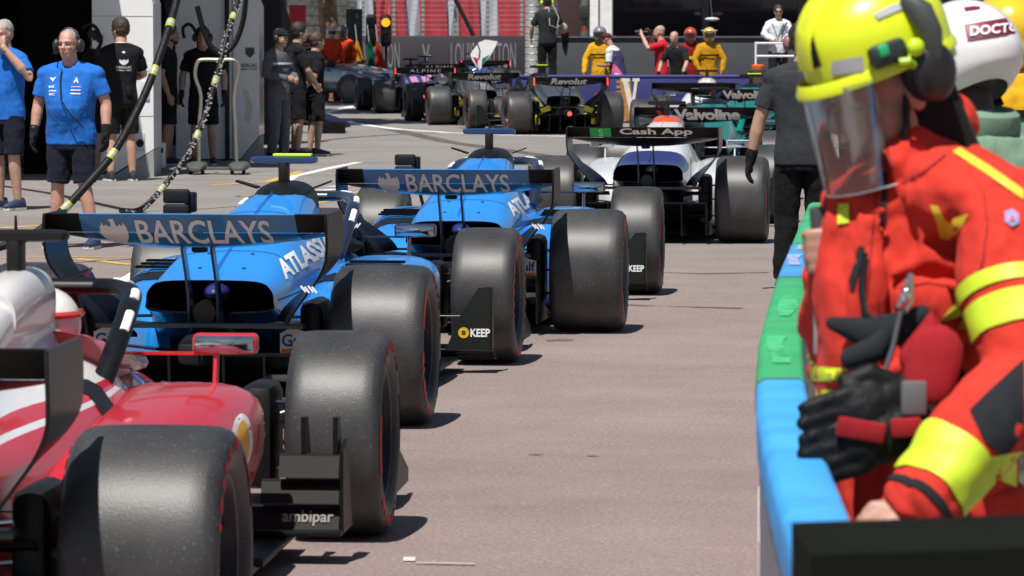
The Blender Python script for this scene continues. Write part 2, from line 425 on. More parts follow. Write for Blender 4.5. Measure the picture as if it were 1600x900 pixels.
seam = decal_mat('tar_seam', (.05, .047, .045), .35)
stripe([(380, 258.5), (460, 257), (600, 256), (760, 256)], .03, seam, 'tar_seam', .005); stripe([(300, 276), (460, 274), (600, 273)], .03, seam, 'tar_seam', .005)

# ------------------------------------------------------------------ padded pit wall on the right
wall = thing('pit_wall', 'curved pit wall with blue and green padding on top at right', 'wall', (0, 0, 0))
OUT = [(5.45, .398), (6.4, .428), (7.2, .455), (8, .4875), (9, .546), (10, .612), (11.4, .725), (12.8, .845), (14.5, 1.0), (16, 1.135), (17.6, 1.28)]
def ox(Y):
    for (a, b), (c, d) in zip(OUT, OUT[1:]):
        if Y <= c: return b + (d - b) * (Y - a) / (c - a)
    return OUT[-1][1]
def wall_seg(y0, y1, pts, name, mat, k=14):
    return MB().loft([[V((ox(y) + dx, y, z)) for dx, z in pts] for y in (y0 + (y1 - y0) * q / k for q in range(k + 1))]).build(name, mat, wall, sharp=50)
pad = [(-.006, .905), (-.009, .975), (-.004, .996), (.012, 1.005), (.086, 1.005), (.096, .996), (.100, .975), (.098, .90)]
for y0, y1, c in ((5.45, 8.7, (.05, .36, .82)), (8.703, 12.3, (.04, .36, .13)), (12.303, 14.2, (.06, .30, .64)), (14.203, 17.6, (.04, .36, .15))):
    wall_seg(y0, y1, pad, 'padding', plain('vinyl_pad', c, .5, amt=.16, scale=4, coat=.0, bump=(3.5, .05)))
wall_seg(5.46, 17.58, [(0, .002), (0, .93), (.088, .93), (.088, .002)], 'wall_panel', plain('lilac_panel', (.24, .235, .30), .5, amt=.12, scale=2))
for q, (ya, yb, za, zb, c) in enumerate(((5.5, 5.9, .35, .75, (.6, .6, .62)), (6.2, 6.9, .45, .7, (.6, .6, .62)), (7.2, 7.6, .3, .7, (.12, .14, .4)), (8.2, 9.2, .5, .72, (.6, .6, .62)))):
    MB().loft([[V((ox(y) - .003, y, z)) for z in (za, zb)] + [V((ox(y) - .0005, y, z)) for z in (zb, za)] for y in (ya, (ya + yb) / 2, yb)]).build('panel_print', plain('print', c, .5), wall)
for y0, y1, xa, xb, c in ((9.1, 9.9, .02, .06, (.055, .42, .17)), (10.6, 11.4, .03, .07, (.055, .42, .17)), (12.9, 13.5, .01, .05, (.30, .34, .60)), (13.8, 14.1, .02, .08, (.4, .42, .25))):
    MB().sheet([[V((ox(y) + xa + .008 * math.sin(y * 5), y, 1.0075)), V((ox(y) + xb + .01 * math.sin(y * 7), y, 1.0075))] for y in (y0 + (y1 - y0) * q / 6 for q in range(7))]).build('pad_print', decal_mat('pad_print', c, .42, 12), wall, fix=False)
for y in (8.7, 12.3, 14.2): MB().sheet([[V((ox(y) + dx, y - .012, z + .002)), V((ox(y) + dx, y + .012, z + .002))] for dx, z in ((-.0105, .93), (-.0105, .975), (-.006, .997), (.012, 1.0065), (.086, 1.0065), (.098, .997), (.102, .975))]).build('strap', plain('pad_strap', (.10, .14, .16), .6), wall, fix=False)
k = thing('black_screen_case', 'black flat-topped case filling the bottom right corner', 'case', (.86, 5.05, 0))
MB().prism([(-.49, 0, 0), (-.49, 0, 1.098), (.55, 0, 1.135), (.55, 0, 0)], (0, .34, 0)).build('case', plain('matt_black', (.006, .007, .005), .8, spec=.08), k, smooth=False)
MB().box((.03, -.004, 1.06), (.94, .006, .012), Matrix.Rotation(R(-2), 3, 'Y')).build('trim', plain('matt_black2', (.010, .010, .009), .7, spec=.1), k)
post = thing('grey_post', 'thin grey rail post standing behind the green padding', 'post', (.72, 9.0, 0))
MB().tube([(0, 0, 0), (0, 0, 1.22)], .014, 8).build('tube', plain('grey_post', (.3, .3, .31), .5, .3), post); MB().box((0, 0, 1.0), (.03, .05, .06), ch=.008).build('clamp', BLACK, post); MB().ell((-.012, -.02, .995), .012, 10, 6).build('orange_cap', plain('orange_plastic', (.7, .12, .02), .4), post)

# ------------------------------------------------------------------ garages on the left
PW = plain('white_panel', (.74, .75, .77), .3, amt=.04, scale=1.5, coat=.3); PG = plain('panel_grey', (.30, .31, .32), .5)
def pod(label, x0, x1, Y, cut, mirror):
    t = thing('garage_partition', label, 'partition', ((x0 + x1) / 2, Y, 0)); w = (x1 - x0) / 2
    pts = [(-w, .02), (w - cut, .02), (w, .33), (w, 2.05), (w - .12, 2.35), (w - .12, 3.2), (-w, 3.2)]
    MB().prism([(x, 0, z) for x, z in pts], (0, 1.1, 0)).build('panel', PW, t, sharp=20)
    MB().prism([(w - cut, .001, .0), (w, .001, .0), (w, .001, .32), (w - cut * .9, .001, .03)], (0, 1.0, 0)).build('plinth', PG, t, sharp=20)
    MB().box((0, .03, .01), (2 * w - .05, .05, .02)).build('skirting', BLACK, t)
    return t
a = at(145, 200, 48.5).x; b = at(240, 200, 48.5).x
p1 = pod('white garage partition behind the man with the crest on his back', a, b, 48.5, .50, 0); w = (b - a) / 2
MB().box((w - .10, -.004, 1.02), (.11, .03, .22), ch=.006).build('door_plate', plain('plate', (.55, .56, .58), .4), p1)
nk = MB().box((w - .18, -.004, .42), (.15, .03, .22), ch=.006).build('socket_plate', plain('plate', (.55, .56, .58), .4), p1)
MB().lathe([(-.022, .0001), (-.022, .045), (-.018, .05)], 18, 'y', (w - .16, 0, .40)).build('socket', BLACK, nk)
MB().box((0, -.002, 1.25), (2 * w - .01, .004, .006)).build('seam', PG, p1)
for zz in (.72, 1.9): MB().box((0, -.002, zz), (2 * w - .01, .004, .006)).build('seam', PG, p1)
a = at(275, 200, 54.6).x; b = at(405, 200, 54.6).x
p2 = pod('white garage partition with a small dark crest, between the two groups of men', a, b, 54.6, .25, 0); w = (b - a) / 2
MB().box((w - .35, -.003, 1.2), (.02, .006, 2.4)).build('seam', PG, p2)
CR = plain('dark_print', (.06, .06, .07), .5)
MB().prism([(w - .18, -.006, 1.50), (w - .06, -.006, 1.50), (w - .06, -.006, 1.42), (w - .12, -.006, 1.36), (w - .18, -.006, 1.42)], (0, .004, 0)).build('crest', CR, p2)
letter('CADILLAC', flatplace((w - .28, -.006, 1.24), (.26, 0, 0), (0, 0, .05)), CR, p2); letter('FORMULA 1 TEAM', flatplace((w - .27, -.006, 1.20), (.24, 0, 0), (0, 0, .025)), CR, p2)
MB().prism([(w - .22, -.006, .95), (w - .14, -.006, .92), (w - .08, -.006, .70), (w - .13, -.006, .50), (w - .2, -.006, .55), (w - .16, -.006, .72)], (0, .004, 0)).build('crest_ghost', plain('pale_gold', (.62, .6, .5), .5), p2)
MB().tube([(w - .42, -.05, .0), (w - .42, -.05, 3.1)], .03, 8).build('cable_riser', BLACK, p2)
# garage building: dark room under a deep roof
gb = thing('garage_building', 'dark open pit garage behind the team members at left', 'building', (-9, 58, 0))
def GB(x, y, z): return (x + 9, y - 58, z)
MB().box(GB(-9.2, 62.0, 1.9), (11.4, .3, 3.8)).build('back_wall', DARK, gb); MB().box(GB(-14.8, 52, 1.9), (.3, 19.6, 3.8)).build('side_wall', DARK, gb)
MB().box(GB(-10.2, 57.2, 3.55), (9.4, 13.0, .25)).build('roof', plain('roof_grey', (.2, .2, .2), .8), gb); MB().box(GB(-4.5, 54.4, 3.52), (1.95, 8.6, .2)).build('added_awning', plain('added_awning', (.25, .25, .26), .8), gb); MB().box(GB(-7.4, 47.9, 3.52), (5.0, 4.3, .2)).build('added_awning', plain('added_awning', (.25, .25, .26), .8), gb)  # awnings out of view, added and sized to shade the partitions
MB().box(GB(-10.2, 50.72, 3.3), (9.38, .06, .5)).build('fascia', plain('fascia', (.03, .03, .034), .6), gb)
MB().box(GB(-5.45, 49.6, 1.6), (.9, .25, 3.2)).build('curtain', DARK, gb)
# tool cabinets in the dark
for q, (x, wd, h, c) in enumerate(((-6.55, .62, 1.05, (.02, .02, .022)), (-5.88, .62, 1.05, (.018, .018, .02)))):
    tcab = thing('tool_cabinet', ('black tool cabinet at the left edge of the dark garage', 'black tool cabinet behind the headset man')[q], 'cabinet', (x, 50.4, 0), 0, 'tool cabinets in the garage')
    MB().box((0, 0, h / 2 + .04), (wd, .5, h), ch=.01).build('carcass', plain('cabinet', c, .4), tcab)
    for r_ in range(4):
        d = MB().box((0, -.256, .2 + r_ * .24), (wd - .06, .02, .2), ch=.006).build('drawer', plain('drawer', (.035, .035, .038), .4), tcab); MB().box((0, -.27, .27 + r_ * .24), (wd - .2, .012, .015)).build('handle', STEEL, d)
yb = thing('parts_box', 'yellow-labelled dark box on the garage cabinet', 'box', (-5.70, 50.3, 1.095))
MB().box((0, 0, .11), (.30, .26, .22), ch=.01).build('box', plain('parts_box', (.03, .03, .03), .5), yb); MB().box((0, -.134, .12), (.20, .006, .09)).build('label_plate', plain('gold_label', (.28, .20, .04), .5), yb)
# suspended air hoses with reflective bands
HB = plain('hose', (.007, .007, .008), .55, spec=.25, bump=(40, .01)); BAND = plain('hose_band', (.36, .40, .08), .5); BSIL = plain('hose_silver', (.4, .42, .42), .35)
def hose(label, P, r, bands, n=10, flecks=False):
    t = thing('air_hose', label, 'hose', P[-1]); o = P[-1]; pts = [V(p) - o for p in catmull([tuple(p) for p in P], 8)]
    h = MB().tube(pts, r, n).build('hose', HB, t)
    L = len(pts)
    for b_ in bands:
        i = int(b_ * (L - 2)); p, q = pts[i], pts[i + 1]; d = (q - p).normalized()
        MB().tube([p, p + d * .085], r + .003, n).build('band', BAND, h); MB().tube([p + d * .03, p + d * .055], r + .0045, n).build('band_stripe', BSIL, h)
    if flecks:
        rnd = random.Random(3)
        for i in range(2, L - 2):
            for _ in range(3):
                p = pts[i].lerp(pts[i + 1], rnd.random()); a_ = rnd.uniform(3.5, 6); dirv = V((math.cos(a_), math.sin(a_), .0)) * (r + .002)
                MB().box(p + dirv, (.03, .006, .012), Matrix.Rotation(rnd.uniform(-1, 1), 3, 'Y')).build('fleck', plain('fleck', (.35, .35, .36), .5), h)
    return t
hose('thick black hose with lime bands sloping down in front of the polo shirt man', [at(300, -110, 32), at(276, 0, 31.6), at(258, 62, 31.3), at(225, 150, 31), at(180, 235, 30.8), at(130, 295, 30.6), at(90, 336, 30.5), at(40, 372, 30.4), V((-4.1, 30.2, .05))], .031, (.20, .33, .52, .70), 12)
hose('thinner patterned black hose with lime bands in front of the trolley hoop', [at(392, -90, 41), at(372, 0, 40.5), at(356, 50, 40.2), at(345, 95, 40), at(325, 165, 39.8), at(300, 228, 39.6), at(262, 284, 39.4), at(222, 326, 39.2), V(gp(190, 336)) + V((0, 0, .04))], .029, (.19, .43, .60, .79), 10, True)
# coiled cable loop
t = thing('coiled_cable', 'coiled black cable loop hanging beside the patterned hose', 'cable', at(345, 85, 42))
U = catmull([tuple(at(*p) - at(345, 85, 42)) for p in ((386, -60, 42), (384, 0, 42), (378, 40, 42), (364, 72, 42), (345, 82, 42), (328, 70, 42), (316, 40, 42), (308, 10, 42))], 14)
U = [V(p) for p in U]; hel = []
for i in range(len(U) - 1):
    d = (U[i + 1] - U[i]).normalized(); s = d.cross(V((0, 1, 0))).normalized()
    for q in range(6):
        a_ = (i * 6 + q) * 2 * math.pi / 4 ; hel.append(U[i].lerp(U[i + 1], q / 6) + (s * math.cos(a_) + V((0, 1, 0)) * math.sin(a_)) * .024)
MB().tube(hel, .006, 5).build('coil', HB, t)
# overhead boom carrying hoses
bm_ = thing('overhead_boom', 'dark overhead boom from which the hoses hang', 'boom', (-6, 36, 3.45)); MB().tube([(-2.5, 14, 0), (.5, 6, 0), (3.5, -4.2, 0)], .06, 8).build('beam', BLACK, bm_); MB().tube([(-2.5, 14, 0), (-2.5, 14, -3.45)], .08, 8).build('post', BLACK, bm_)
# looped cable hung on the panels
for lab, P in (('black cable looped over the first white panel', [(128, 44), (140, 38), (152, 46), (158, 66), (150, 84), (158, 100)]), ('black cable looped on the second white panel', [(288, 60), (286, 44), (296, 38), (306, 50), (310, 72), (302, 90), (290, 84)])):
    Yc = 48.2 if P[0][0] < 200 else 54.3
    t = thing('hanging_cable', lab, 'cable', at(P[0][0], P[0][1], Yc)); MB().tube([V(q) for q in catmull([tuple(at(x, y, Yc) - at(P[0][0], P[0][1], Yc)) for x, y in P], 5)], .022, 8).build('loop', HB, t)
# steel hoop trolley
c = gp(340, 272); t = thing('hoop_trolley', 'steel hoop trolley on a low grey base in front of the garage', 'trolley', c)
def TP(px, py): return at(px, py, c.y) - c
MB().tube([V(p) for p in catmull([tuple(TP(*p)) for p in ((311, 262), (311, 200), (314, 150), (305, 120), (308, 98), (316, 93), (340, 93), (362, 93), (371, 98), (373, 110), (366, 150), (368, 200), (370, 262))], 3)], .022, 8).build('hoop', plain('hoop_steel', (.5, .45, .38), .35, .9), t)
for px in (308, 374): MB().loft([sq_ring(-a_, a_, .045, z, y, 16, 3) for y, a_, z in ((-.3, .06, .08), (-.2, .12, .15), (.2, .12, .15), (.3, .06, .08))]).build('foot', plain('trolley_grey', (.10, .11, .10), .4, .3), t).location = (TP(px, 262).x, 0, 0)
MB().box((0, 0, .07), (.46, .30, .03), ch=.01).build('deck', plain('trolley_grey', (.10, .11, .10), .4, .3), t)
for px in (300, 318, 364, 382): MB().lathe([(-.02, .04), (.02, .04)], 14, 'x', (TP(px, 262).x, -.15, .04)).build('castor', BLACK, t)
# small white card sign in the gap
t = thing('parts_crate', 'small white crate on the ground in the gap between panels', 'crate', gp(252, 262)); MB().box((0, 0, .16), (.10, .3, .32), ch=.01).build('crate', PW, t); MB().box((0, -.152, .22), (.08, .006, .06)).build('label_plate', CR, t)

# spare nose and front wing on the ground
t = thing('spare_nose', 'dark blue spare nose cone with front wing lying on the ground by the men', 'nose cone', gp(515, 207)); nb = paint((.008, .013, .045))
MB().loft([[V((x, ry * math.cos(a_), z + rz_ * math.sin(a_))) for a_ in (2 * math.pi * q / 14 for q in range(14))] for x, ry, rz_, z in ((-.75, .26, .17, .30), (-.4, .22, .15, .27), (0, .16, .11, .20), (.25, .10, .07, .15), (.36, .04, .03, .12))]).build('nose', nb, t)
MB().loft([[V((x, ry * math.cos(a_) , z + rz_ * math.sin(a_))) for a_ in (R(40), R(60), R(60), R(40))] for x, ry, rz_, z in ((-.75, .265, .176, .30), (0, .164, .115, .20), (.25, .104, .074, .15))]).build('stripe', WHITE, t, fix=False)
for q in range(3): MB().box((-.05 + .10 * q, -.02, .03 + .05 * q), (.24, 1.5, .02), Matrix.Rotation(R(12 + 8 * q), 3, 'Y'), ch=.005).build('wing_element', CARBON, t)
MB().box((.10, -.76, .10), (.40, .02, .2), ch=.006).build('wing_endplate', CARBON, t)

# silver course car behind the men
cp = gp(528, 161); t = thing('course_car', 'silver sports course car with white bonnet stripes behind the men in black', 'car', (cp.x - .55, cp.y + 1.2, 0), R(-118))
SV = plain('silver_paint', (.42, .42, .44), .25, .7, .08, 4, .8)
S = [(-2.2, .80, .35, .95), (-1.9, .92, .25, 1.02), (-1.2, .95, .22, 1.0), (-.3, .94, .22, .95), (.6, .94, .22, .92), (1.3, .95, .22, .86), (1.9, .93, .22, .74), (2.25, .80, .25, .60), (2.35, .68, .32, .52)]
MB().loft([sq_ring(-q[1], q[1], q[2], q[3], q[0], 28, 4) for q in catmull(S, 3)]).build('body', SV, t, sharp=60)
cab = MB().loft([[V((s_ * a_, y, z)) for s_, a_, z in ((-1, wb, zb), (-1, wt, zt), (1, wt, zt), (1, wb, zb))] for y, wb, wt, zb, zt in ((-1.9, .7, .5, .95, 1.0), (-1.0, .82, .62, .93, 1.26), (-.1, .84, .64, .9, 1.30), (.95, .80, .66, .86, .92))]).build('cabin', plain('car_glass', (.02, .02, .025), .06, coat=.6), t, sharp=30)
MB().box((0, -.5, 1.30), (1.0, .9, .02), ch=.008).build('roof', SV, cab); MB().box((0, -.4, 1.36), (.9, .18, .08), ch=.02).build('light_bar', paint((.4, .03, .03)), cab)
for s_ in (1, -1):
    for y in (-1.4, 1.45):
        MB().lathe([(-.12, .20), (-.12, .34), (.10, .345), (.12, .32), (.12, .22)], 28, 'x', (s_ * .86, y, .345)).build('wheel', RUBBER, t); MB().lathe([(-.02, .02), (0.0, .21), (.02, .2)], 20, 'x', (s_ * .965, y, .345)).build('rim', plain('rim', (.1, .1, .11), .3, .8), t)
    MB().ell((s_ * .66, 2.12, .62), (.17, .12, .055), 14, 8, Matrix.Rotation(R(-s_ * 25), 3, 'Z')).build('headlight', plain('lamp_glass', (.5, .52, .55), .08, .5), t)
    MB().loft([[V((s_ * .28 + dx, y, z + .012)) for dx in (-.10, .10)] + [V((s_ * .28 + dx, y, z + .004)) for dx in (.10, -.10)] for y, z in ((1.0, .885), (1.6, .805), (2.1, .675))]).build('bonnet_stripe', WHITE, t)
    MB().box((s_ * .98, .75, .95), (.2, .12, .13), ch=.04).build('mirror', paint((.5, .03, .05)), t)
MB().box((0, 2.36, .40), (1.0, .04, .14), ch=.02).build('grille', BLACK, t)

# ------------------------------------------------------------------ far end of the pit lane
def LV_wall():
    t = thing('advertising_wall', 'dark advertising wall with pale capitals below the red and white banner', 'wall', (0, 118, 0))
    x0 = at(560, 80, 118).x; x1 = at(830, 80, 118).x
    MB().box(((x0 + x1) / 2, 0, .775), (x1 - x0, .3, 1.55), ch=.02).build('wall', plain('navy_wall', (.022, .021, .028), .6), t)
    PT = plain('pale_print', (.17, .17, .18), .6); k_ = 118 / FPX
    def X(px): return (px - 800) * k_
    for txt, a_, b_ in (('LOUIS VUITTON', 705, 806), ('LOUIS VUITTON', 530, 625)):
        letter(txt, lambda u, v, a_=a_, b_=b_: V((X(a_ + (b_ - a_) * u), -.156, .62 + .74 * v)), PT, t, bold=.0)
    letter('V', lambda u, v: V((X(660 + 12 * u), -.156, .75 + .55 * v)), PT, t); letter('L', lambda u, v: V((X(663 + 8 * u), -.158, .62 + .4 * v)), PT, t)
LV_wall()
# catch fence: posts, wires, and the banner panels behind it
fe = thing('catch_fence', 'tall wire catch fence on the far advertising wall', 'fence', (0, 118.3, 0))
FM = plain('fence_grey', (.32, .33, .31), .5, .4); k_ = 118.3 / FPX
for px in (568, 616, 661, 712, 762, 815): MB().box(((px - 800) * k_, .12, 2.4), (.085, .085, 4.8)).build('post', FM, fe)
for z in (1.72, 1.86, 2.0, 2.14, 2.28, 2.42, 2.56, 2.7, 3.0, 3.3): MB().box(((690 - 800) * k_, .05, z), (290 * k_, .012, .012)).build('wire', FM, fe)
MB().tube([((690 - 800) * k_, -.2, 3.4), ((740 - 800) * k_, -.3, 1.55)], .06, 8).build('brace', BLACK, fe)
RB_, WB_ = plain('red_banner', (.36, .028, .045), .7, amt=.15), plain('white_banner', (.40, .42, .50), .7, amt=.1)
kb = 122 / FPX; xs = [(560, 584, 0), (584, 609, 1), (609, 634, 1), (628, 658, 0), (656, 698, 1), (692, 718, 0), (716, 748, 1), (744, 782, 0), (778, 830, 1)]
for q, (a_, b_, r_) in enumerate(xs):
    t = thing('banner_panel', ['white', 'red'][r_] + ' banner cloth behind the far fence, %s of the nine from the left' % ['first', 'second', 'third', 'fourth', 'fifth', 'sixth', 'seventh', 'eighth', 'ninth'][q], 'banner', (((a_ + b_) / 2 - 800) * kb, 122 + (q % 2) * .25, 1.2), 0, 'red and white banners on the far stand'); wd = (b_ - a_) / 2 * kb
    sl = .12 if q % 2 else -.06
    MB().sheet([[V((-wd + 2 * wd * i / 8 + sl * (z - 1), .05 * math.sin(i * 1.3 + q), z)) for i in range(9)] for z in (0, .5, 1.0, 1.6, 2.1)]).build('cloth', RB_ if r_ else WB_, t, fix=False)
    MB().tube([(-wd, 0.08, -1.2), (-wd, .08, 2.2)], .03, 6).build('pole', FM, t)
st = thing('grandstand', 'shaded grandstand structure beyond the far banners', 'building', (-6, 130, 0))
MB().box((4, 1, 4), (34, 1.0, 8)).build('back_wall', plain('stand_wall', (.04, .045, .038), .8, amt=.7, scale=.8), st)
for q in range(6): MB().box((3, -.6 - q * .5, 3.2 - q * .3), (24, .5, .25)).build('step', plain('step', (.07, .075, .07), .8, amt=.5), st)
# red and pink hoardings at left
for lab, a_, b_, y0, y1, Y, c_ in (('pink hoarding behind the dark tree trunk', 418, 452, 22, 44, 108, (.42, .16, .2)), ('red hoarding beside the dark tree trunk', 452, 478, 8, 46, 109, (.55, .03, .04)), ('dark hoarding between the tree and the traffic lights', 541, 566, 14, 90, 104, (.022, .023, .026))):
    p = at(a_, y1, Y); q = at(b_, y0, Y); t = thing('hoarding', lab, 'hoarding', ((p.x + q.x) / 2, Y, 0))
    MB().box((0, 0, (p.z + q.z) / 2), (q.x - p.x, .06, q.z - p.z), ch=.01).build('board', plain('hoarding', c_, .6), t)
    for s_ in (-1, 1): MB().tube([(s_ * (q.x - p.x) * .4, .05, 0), (s_ * (q.x - p.x) * .4, .05, q.z)], .03, 6).build('post', BLACK, t)
# traffic lights
for px, lit, lab in ((580, False, 'unlit black traffic light left of the amber one'), (603, True, 'black traffic light showing amber above the far cars')):
    Y = 100; c_ = at(px, 48, Y); t = thing('traffic_light', lab, 'traffic light', (c_.x, Y, 0), 0, 'traffic lights at the pit exit')
    o = MB().box((0, 0, c_.z), (.27, .2, .80), ch=.12).build('housing', BLACK, t)
    for z, on in ((.20, lit), (-.18, False)):
        MB().lathe([(-.125, .0001), (-.12, .095), (-.10, .105)], 20, 'y', (0, 0, c_.z + z)).build('lens', emit('amber_lamp', (1, .28, .01), 1.7) if on else plain('dark_lens', (.03, .025, .02), .2), o)
        MB().loft([[V((r_ * math.cos(a_), y, c_.z + z + r_ * math.sin(a_))) for a_ in (R(-10 + 25 * q) for q in range(9))] for y, r_ in ((-.10, .118), (-.22, .118))], (False, False), False).build('hood', BLACK, o, fix=False)
    MB().tube([(0, .05, 0), (0, .05, c_.z - .35)], .04, 8).build('pole', BLACK, t)
# furled flags
for px, c_, lab in ((566, (.6, .26, .02), 'furled amber flag leaning by the traffic lights'), (585, (.01, .10, .06), 'furled green flag leaning below the traffic lights'), (598, (.35, .03, .02), 'furled red flag leaning below the amber light'), (551, (.08, .02, .02), 'furled dark red flag left of the amber flag')):
    Y = 99; t = thing('furled_flag', lab, 'flag', at(px, 132, Y), 0, 'furled flags at the pit exit'); t.location.z = 0
    MB().loft([[V((rx * math.cos(a_) * (1 + .25 * math.sin(3 * a_)) - .1 * (z - .2), .06 * math.sin(a_), z)) for a_ in (2 * math.pi * q / 16 for q in range(16))] for z, rx in ((.35, .16), (.6, .15), (.9, .12), (1.2, .07), (1.45, .03))]).build('cloth', cloth(c_), t)
    MB().tube([(.03, 0, 0), (-.17, 0, 1.85)], .014, 6).build('staff', plain('staff', (.4, .4, .4), .5), t)
# trees: trunks in view, crowns above the frame; one hidden tree added for shade
def tree(label, x, Y, r, lean_, bark, seed, cr_=1.0):
    rnd = random.Random(seed); t = thing('tree', label, 'tree', (x, Y, 0), 0, 'trees by the garages')
    tr = MB().tube([(0, 0, 0), (lean_ * .3, 0, 1), (lean_ * .7, .1, 2.4), (lean_, .1, 4.2), (lean_ * 1.1, 0, 5.6)], [r * 1.25, r, r * .9, r * .75, r * .5], 14)
    tips = []
    for q in range(7):
        a_ = q * 2 * math.pi / 7 + rnd.random(); e = V((lean_ + 1.5 * cr_ * math.cos(a_), 1.7 * cr_ * math.sin(a_), 6.2 + rnd.random() * 1.4)); tr.tube([V((lean_, 0, 3.9 + rnd.random())), V((lean_, 0, 4.6)).lerp(e, .5) + V((0, 0, .3)), e], [r * .4, r * .25, r * .1], 8); tips.append(e)
    tr.build('trunk', plain('bark', bark, .9, amt=.45, scale=5, bump=(9, .12)), t)
    cr = MB()
    for e in tips + [V((lean_, 0, 7.6))]:
        for q in range(420):
            d = V((rnd.gauss(0, 1), rnd.gauss(0, 1), rnd.gauss(0, .8))).normalized() * (1.2 * cr_ * rnd.random() ** .4); p = e + d; u = V((rnd.gauss(0, 1), rnd.gauss(0, 1), rnd.gauss(0, 1))).normalized(); w_ = u.cross(V((.3, .5, .8))).normalized(); s_ = rnd.uniform(.14, .30)
            cr.add([p - u * s_, p + w_ * s_ * .5, p + u * s_, p - w_ * s_ * .5], [(0, 1, 2, 3)])
    cr.build('crown', plain('leaves', (.05, .10, .025), .6, amt=.4, scale=2), t, smooth=False, fix=False)
tree('dark leaning tree trunk behind the men in black', at(488, 40, 84).x, 84, .17, -1.1, (.035, .03, .028), 1)
tree('brown tree trunk left of the traffic lights', at(524, 40, 101).x, 101, .26, -.3, (.20, .125, .075), 2)
tree('dark tree trunk just right of the second panel', at(420, 40, 74).x, 74, .24, -.1, (.03, .028, .026), 3)
tree('unseen tree added behind the garages, its crown shading the marshals', -5.9, 93.5, .22, .1, (.06, .05, .04), 5, 1.15)  # out of view, added so that its crown shades the orange marshals
tree('tree far behind the course car', -6.2, 108, .22, .1, (.06, .05, .04), 6)

# ------------------------------------------------------------------ blue pit wall, marshals' post and black pavilion at right
bw = thing('barrier_wall', 'long navy blue pit wall with a gold and white emblem', 'wall', (0, 76.2, 0))
NB = plain('navy_barrier', (.028, .03, .13), .45, amt=.12, scale=1.2)
x0, x1 = at(800, 150, 76.2).x, 7.2
for q in range(4):
    a_ = x0 + (x1 - x0) * q / 4; b_ = x0 + (x1 - x0) * (q + 1) / 4 - .012
    MB().box(((a_ + b_) / 2, .15, .43), (b_ - a_, .3, .86), ch=.03).build('panel', NB, bw)
    MB().box(((a_ + b_) / 2, .15, .872), (b_ - a_, .34, .04), ch=.015).build('coping', plain('blue_coping', (.06, .065, .26), .4), bw)
GOLD, CREAM = plain('gold_print', (.36, .17, .05), .6, amt=.3, scale=9), plain('cream_print', (.62, .58, .50), .6)
kx = 76.2 / FPX
def BX(px): return (px - 800) * kx
def BZ(py): return CAMH - (py - HOR) * kx
def bpoly(P, mat, name, e=.004): MB().prism([V((BX(x), -e, BZ(y))) for x, y in P], (0, .003, 0)).build(name, mat, bw, smooth=False)
bpoly([(968, 122), (984, 122), (992, 185), (974, 190)], GOLD, 'emblem_shade')
bpoly([(971, 122), (984, 122), (984, 127), (981, 127), (990, 166), (986, 186), (973, 127), (971, 127)], CREAM, 'emblem', .008); bpoly([(988, 122), (999, 122), (999, 127), (996, 127), (990, 172), (986, 186), (986, 168), (991, 127), (988, 127)], CREAM, 'emblem', .012)
for q in range(7): bpoly([(962, 126 + q * 8), (974, 125 + q * 8), (975, 128 + q * 8), (964, 130 + q * 8)], GOLD, 'emblem_streak', .006)
bpoly([(1186, 123), (1230, 119), (1230, 128), (1196, 131)], plain('amber_print', (.55, .22, .04), .5), 'streak')
gw = thing('grey_wall', 'plain grey wall under the black pavilion', 'wall', (0, 86, 0)); a_, b_ = at(838, 80, 86).x, 9
MB().box(((a_ + b_) / 2, .2, .78), (b_ - a_, .4, 1.56), ch=.02).build('wall', plain('grey_render', (.042, .047, .055), .8, amt=.15, scale=.8), gw); MB().box(((a_ + b_) / 2, .18, 1.578), (b_ - a_ - .02, .46, .03)).build('coping', plain('coping', (.09, .095, .1), .7), gw)
pv = thing('pavilion', 'black glazed pavilion behind the marshals', 'building', (0, 90, 0)); a_, b_ = at(963, 40, 90).x, 10
MB().box(((a_ + b_) / 2, 2, 3), (b_ - a_, 4, 6)).build('facade', plain('black_facade', (.006, .0065, .008), .35), pv)
for q in range(4): MB().box((a_ + .9 + q * 2.1, -.02, 2.6), (1.95, .05, 2.0), ch=.01).build('window_pane', plain('black_glass', (.004, .004, .006), .12), pv)
fx = at(1112, 30, 89.5); MB().ell((fx.x, -.6, fx.z), (.16, .16, .045), 14, 8).build('lamp_cover', plain('lamp_white', (.5, .5, .5), .4), pv); MB().tube([(fx.x, -.6, fx.z), (fx.x, .1, fx.z + .5)], .02, 6).build('bracket', BLACK, pv)
ww = thing('bright_screen', 'bright white sunlit screen wall left of the pavilion', 'wall', (at(944, 20, 96).x, 96, 0)); MB().box((0, 0, 2.6), (.66, .1, 5.2)).build('screen', plain('bright_white', (.8, .8, .82), .7), ww); MB().tube([(-.13, -.08, 0), (-.13, -.08, 5.2)], .02, 6).build('wire', FM, ww)
cf = thing('mesh_column', 'grey wire mesh column standing on a lilac block', 'column', (at(832, 60, 84).x, 84, 0))
MB().box((0, 0, .40), (.50, .4, .80), ch=.03).build('block', plain('lilac_block', (.26, .25, .31), .7), cf)
MB().lathe([(.8, .17), (.86, .15), (4.5, .15)], 16, 'z').build('column', plain('mesh_grey', (.30, .31, .30), .6, .2, .6, 45), cf)
for q in range(24): MB().lathe([(.95 + q * .14, .15), (.965 + q * .14, .158), (.98 + q * .14, .15)], 16, 'z', caps=(False, False)).build('mesh_ring', FM, cf)
pl_ = thing('plinth_block', 'dark plinth block the sound man stands on', 'plinth', (F(858, 80.2)[0], 80.3, 0)); MB().box((0, 0, .31), (1.1, .7, .62), ch=.03).build('block', plain('dark_block', (.05, .052, .058), .8), pl_)
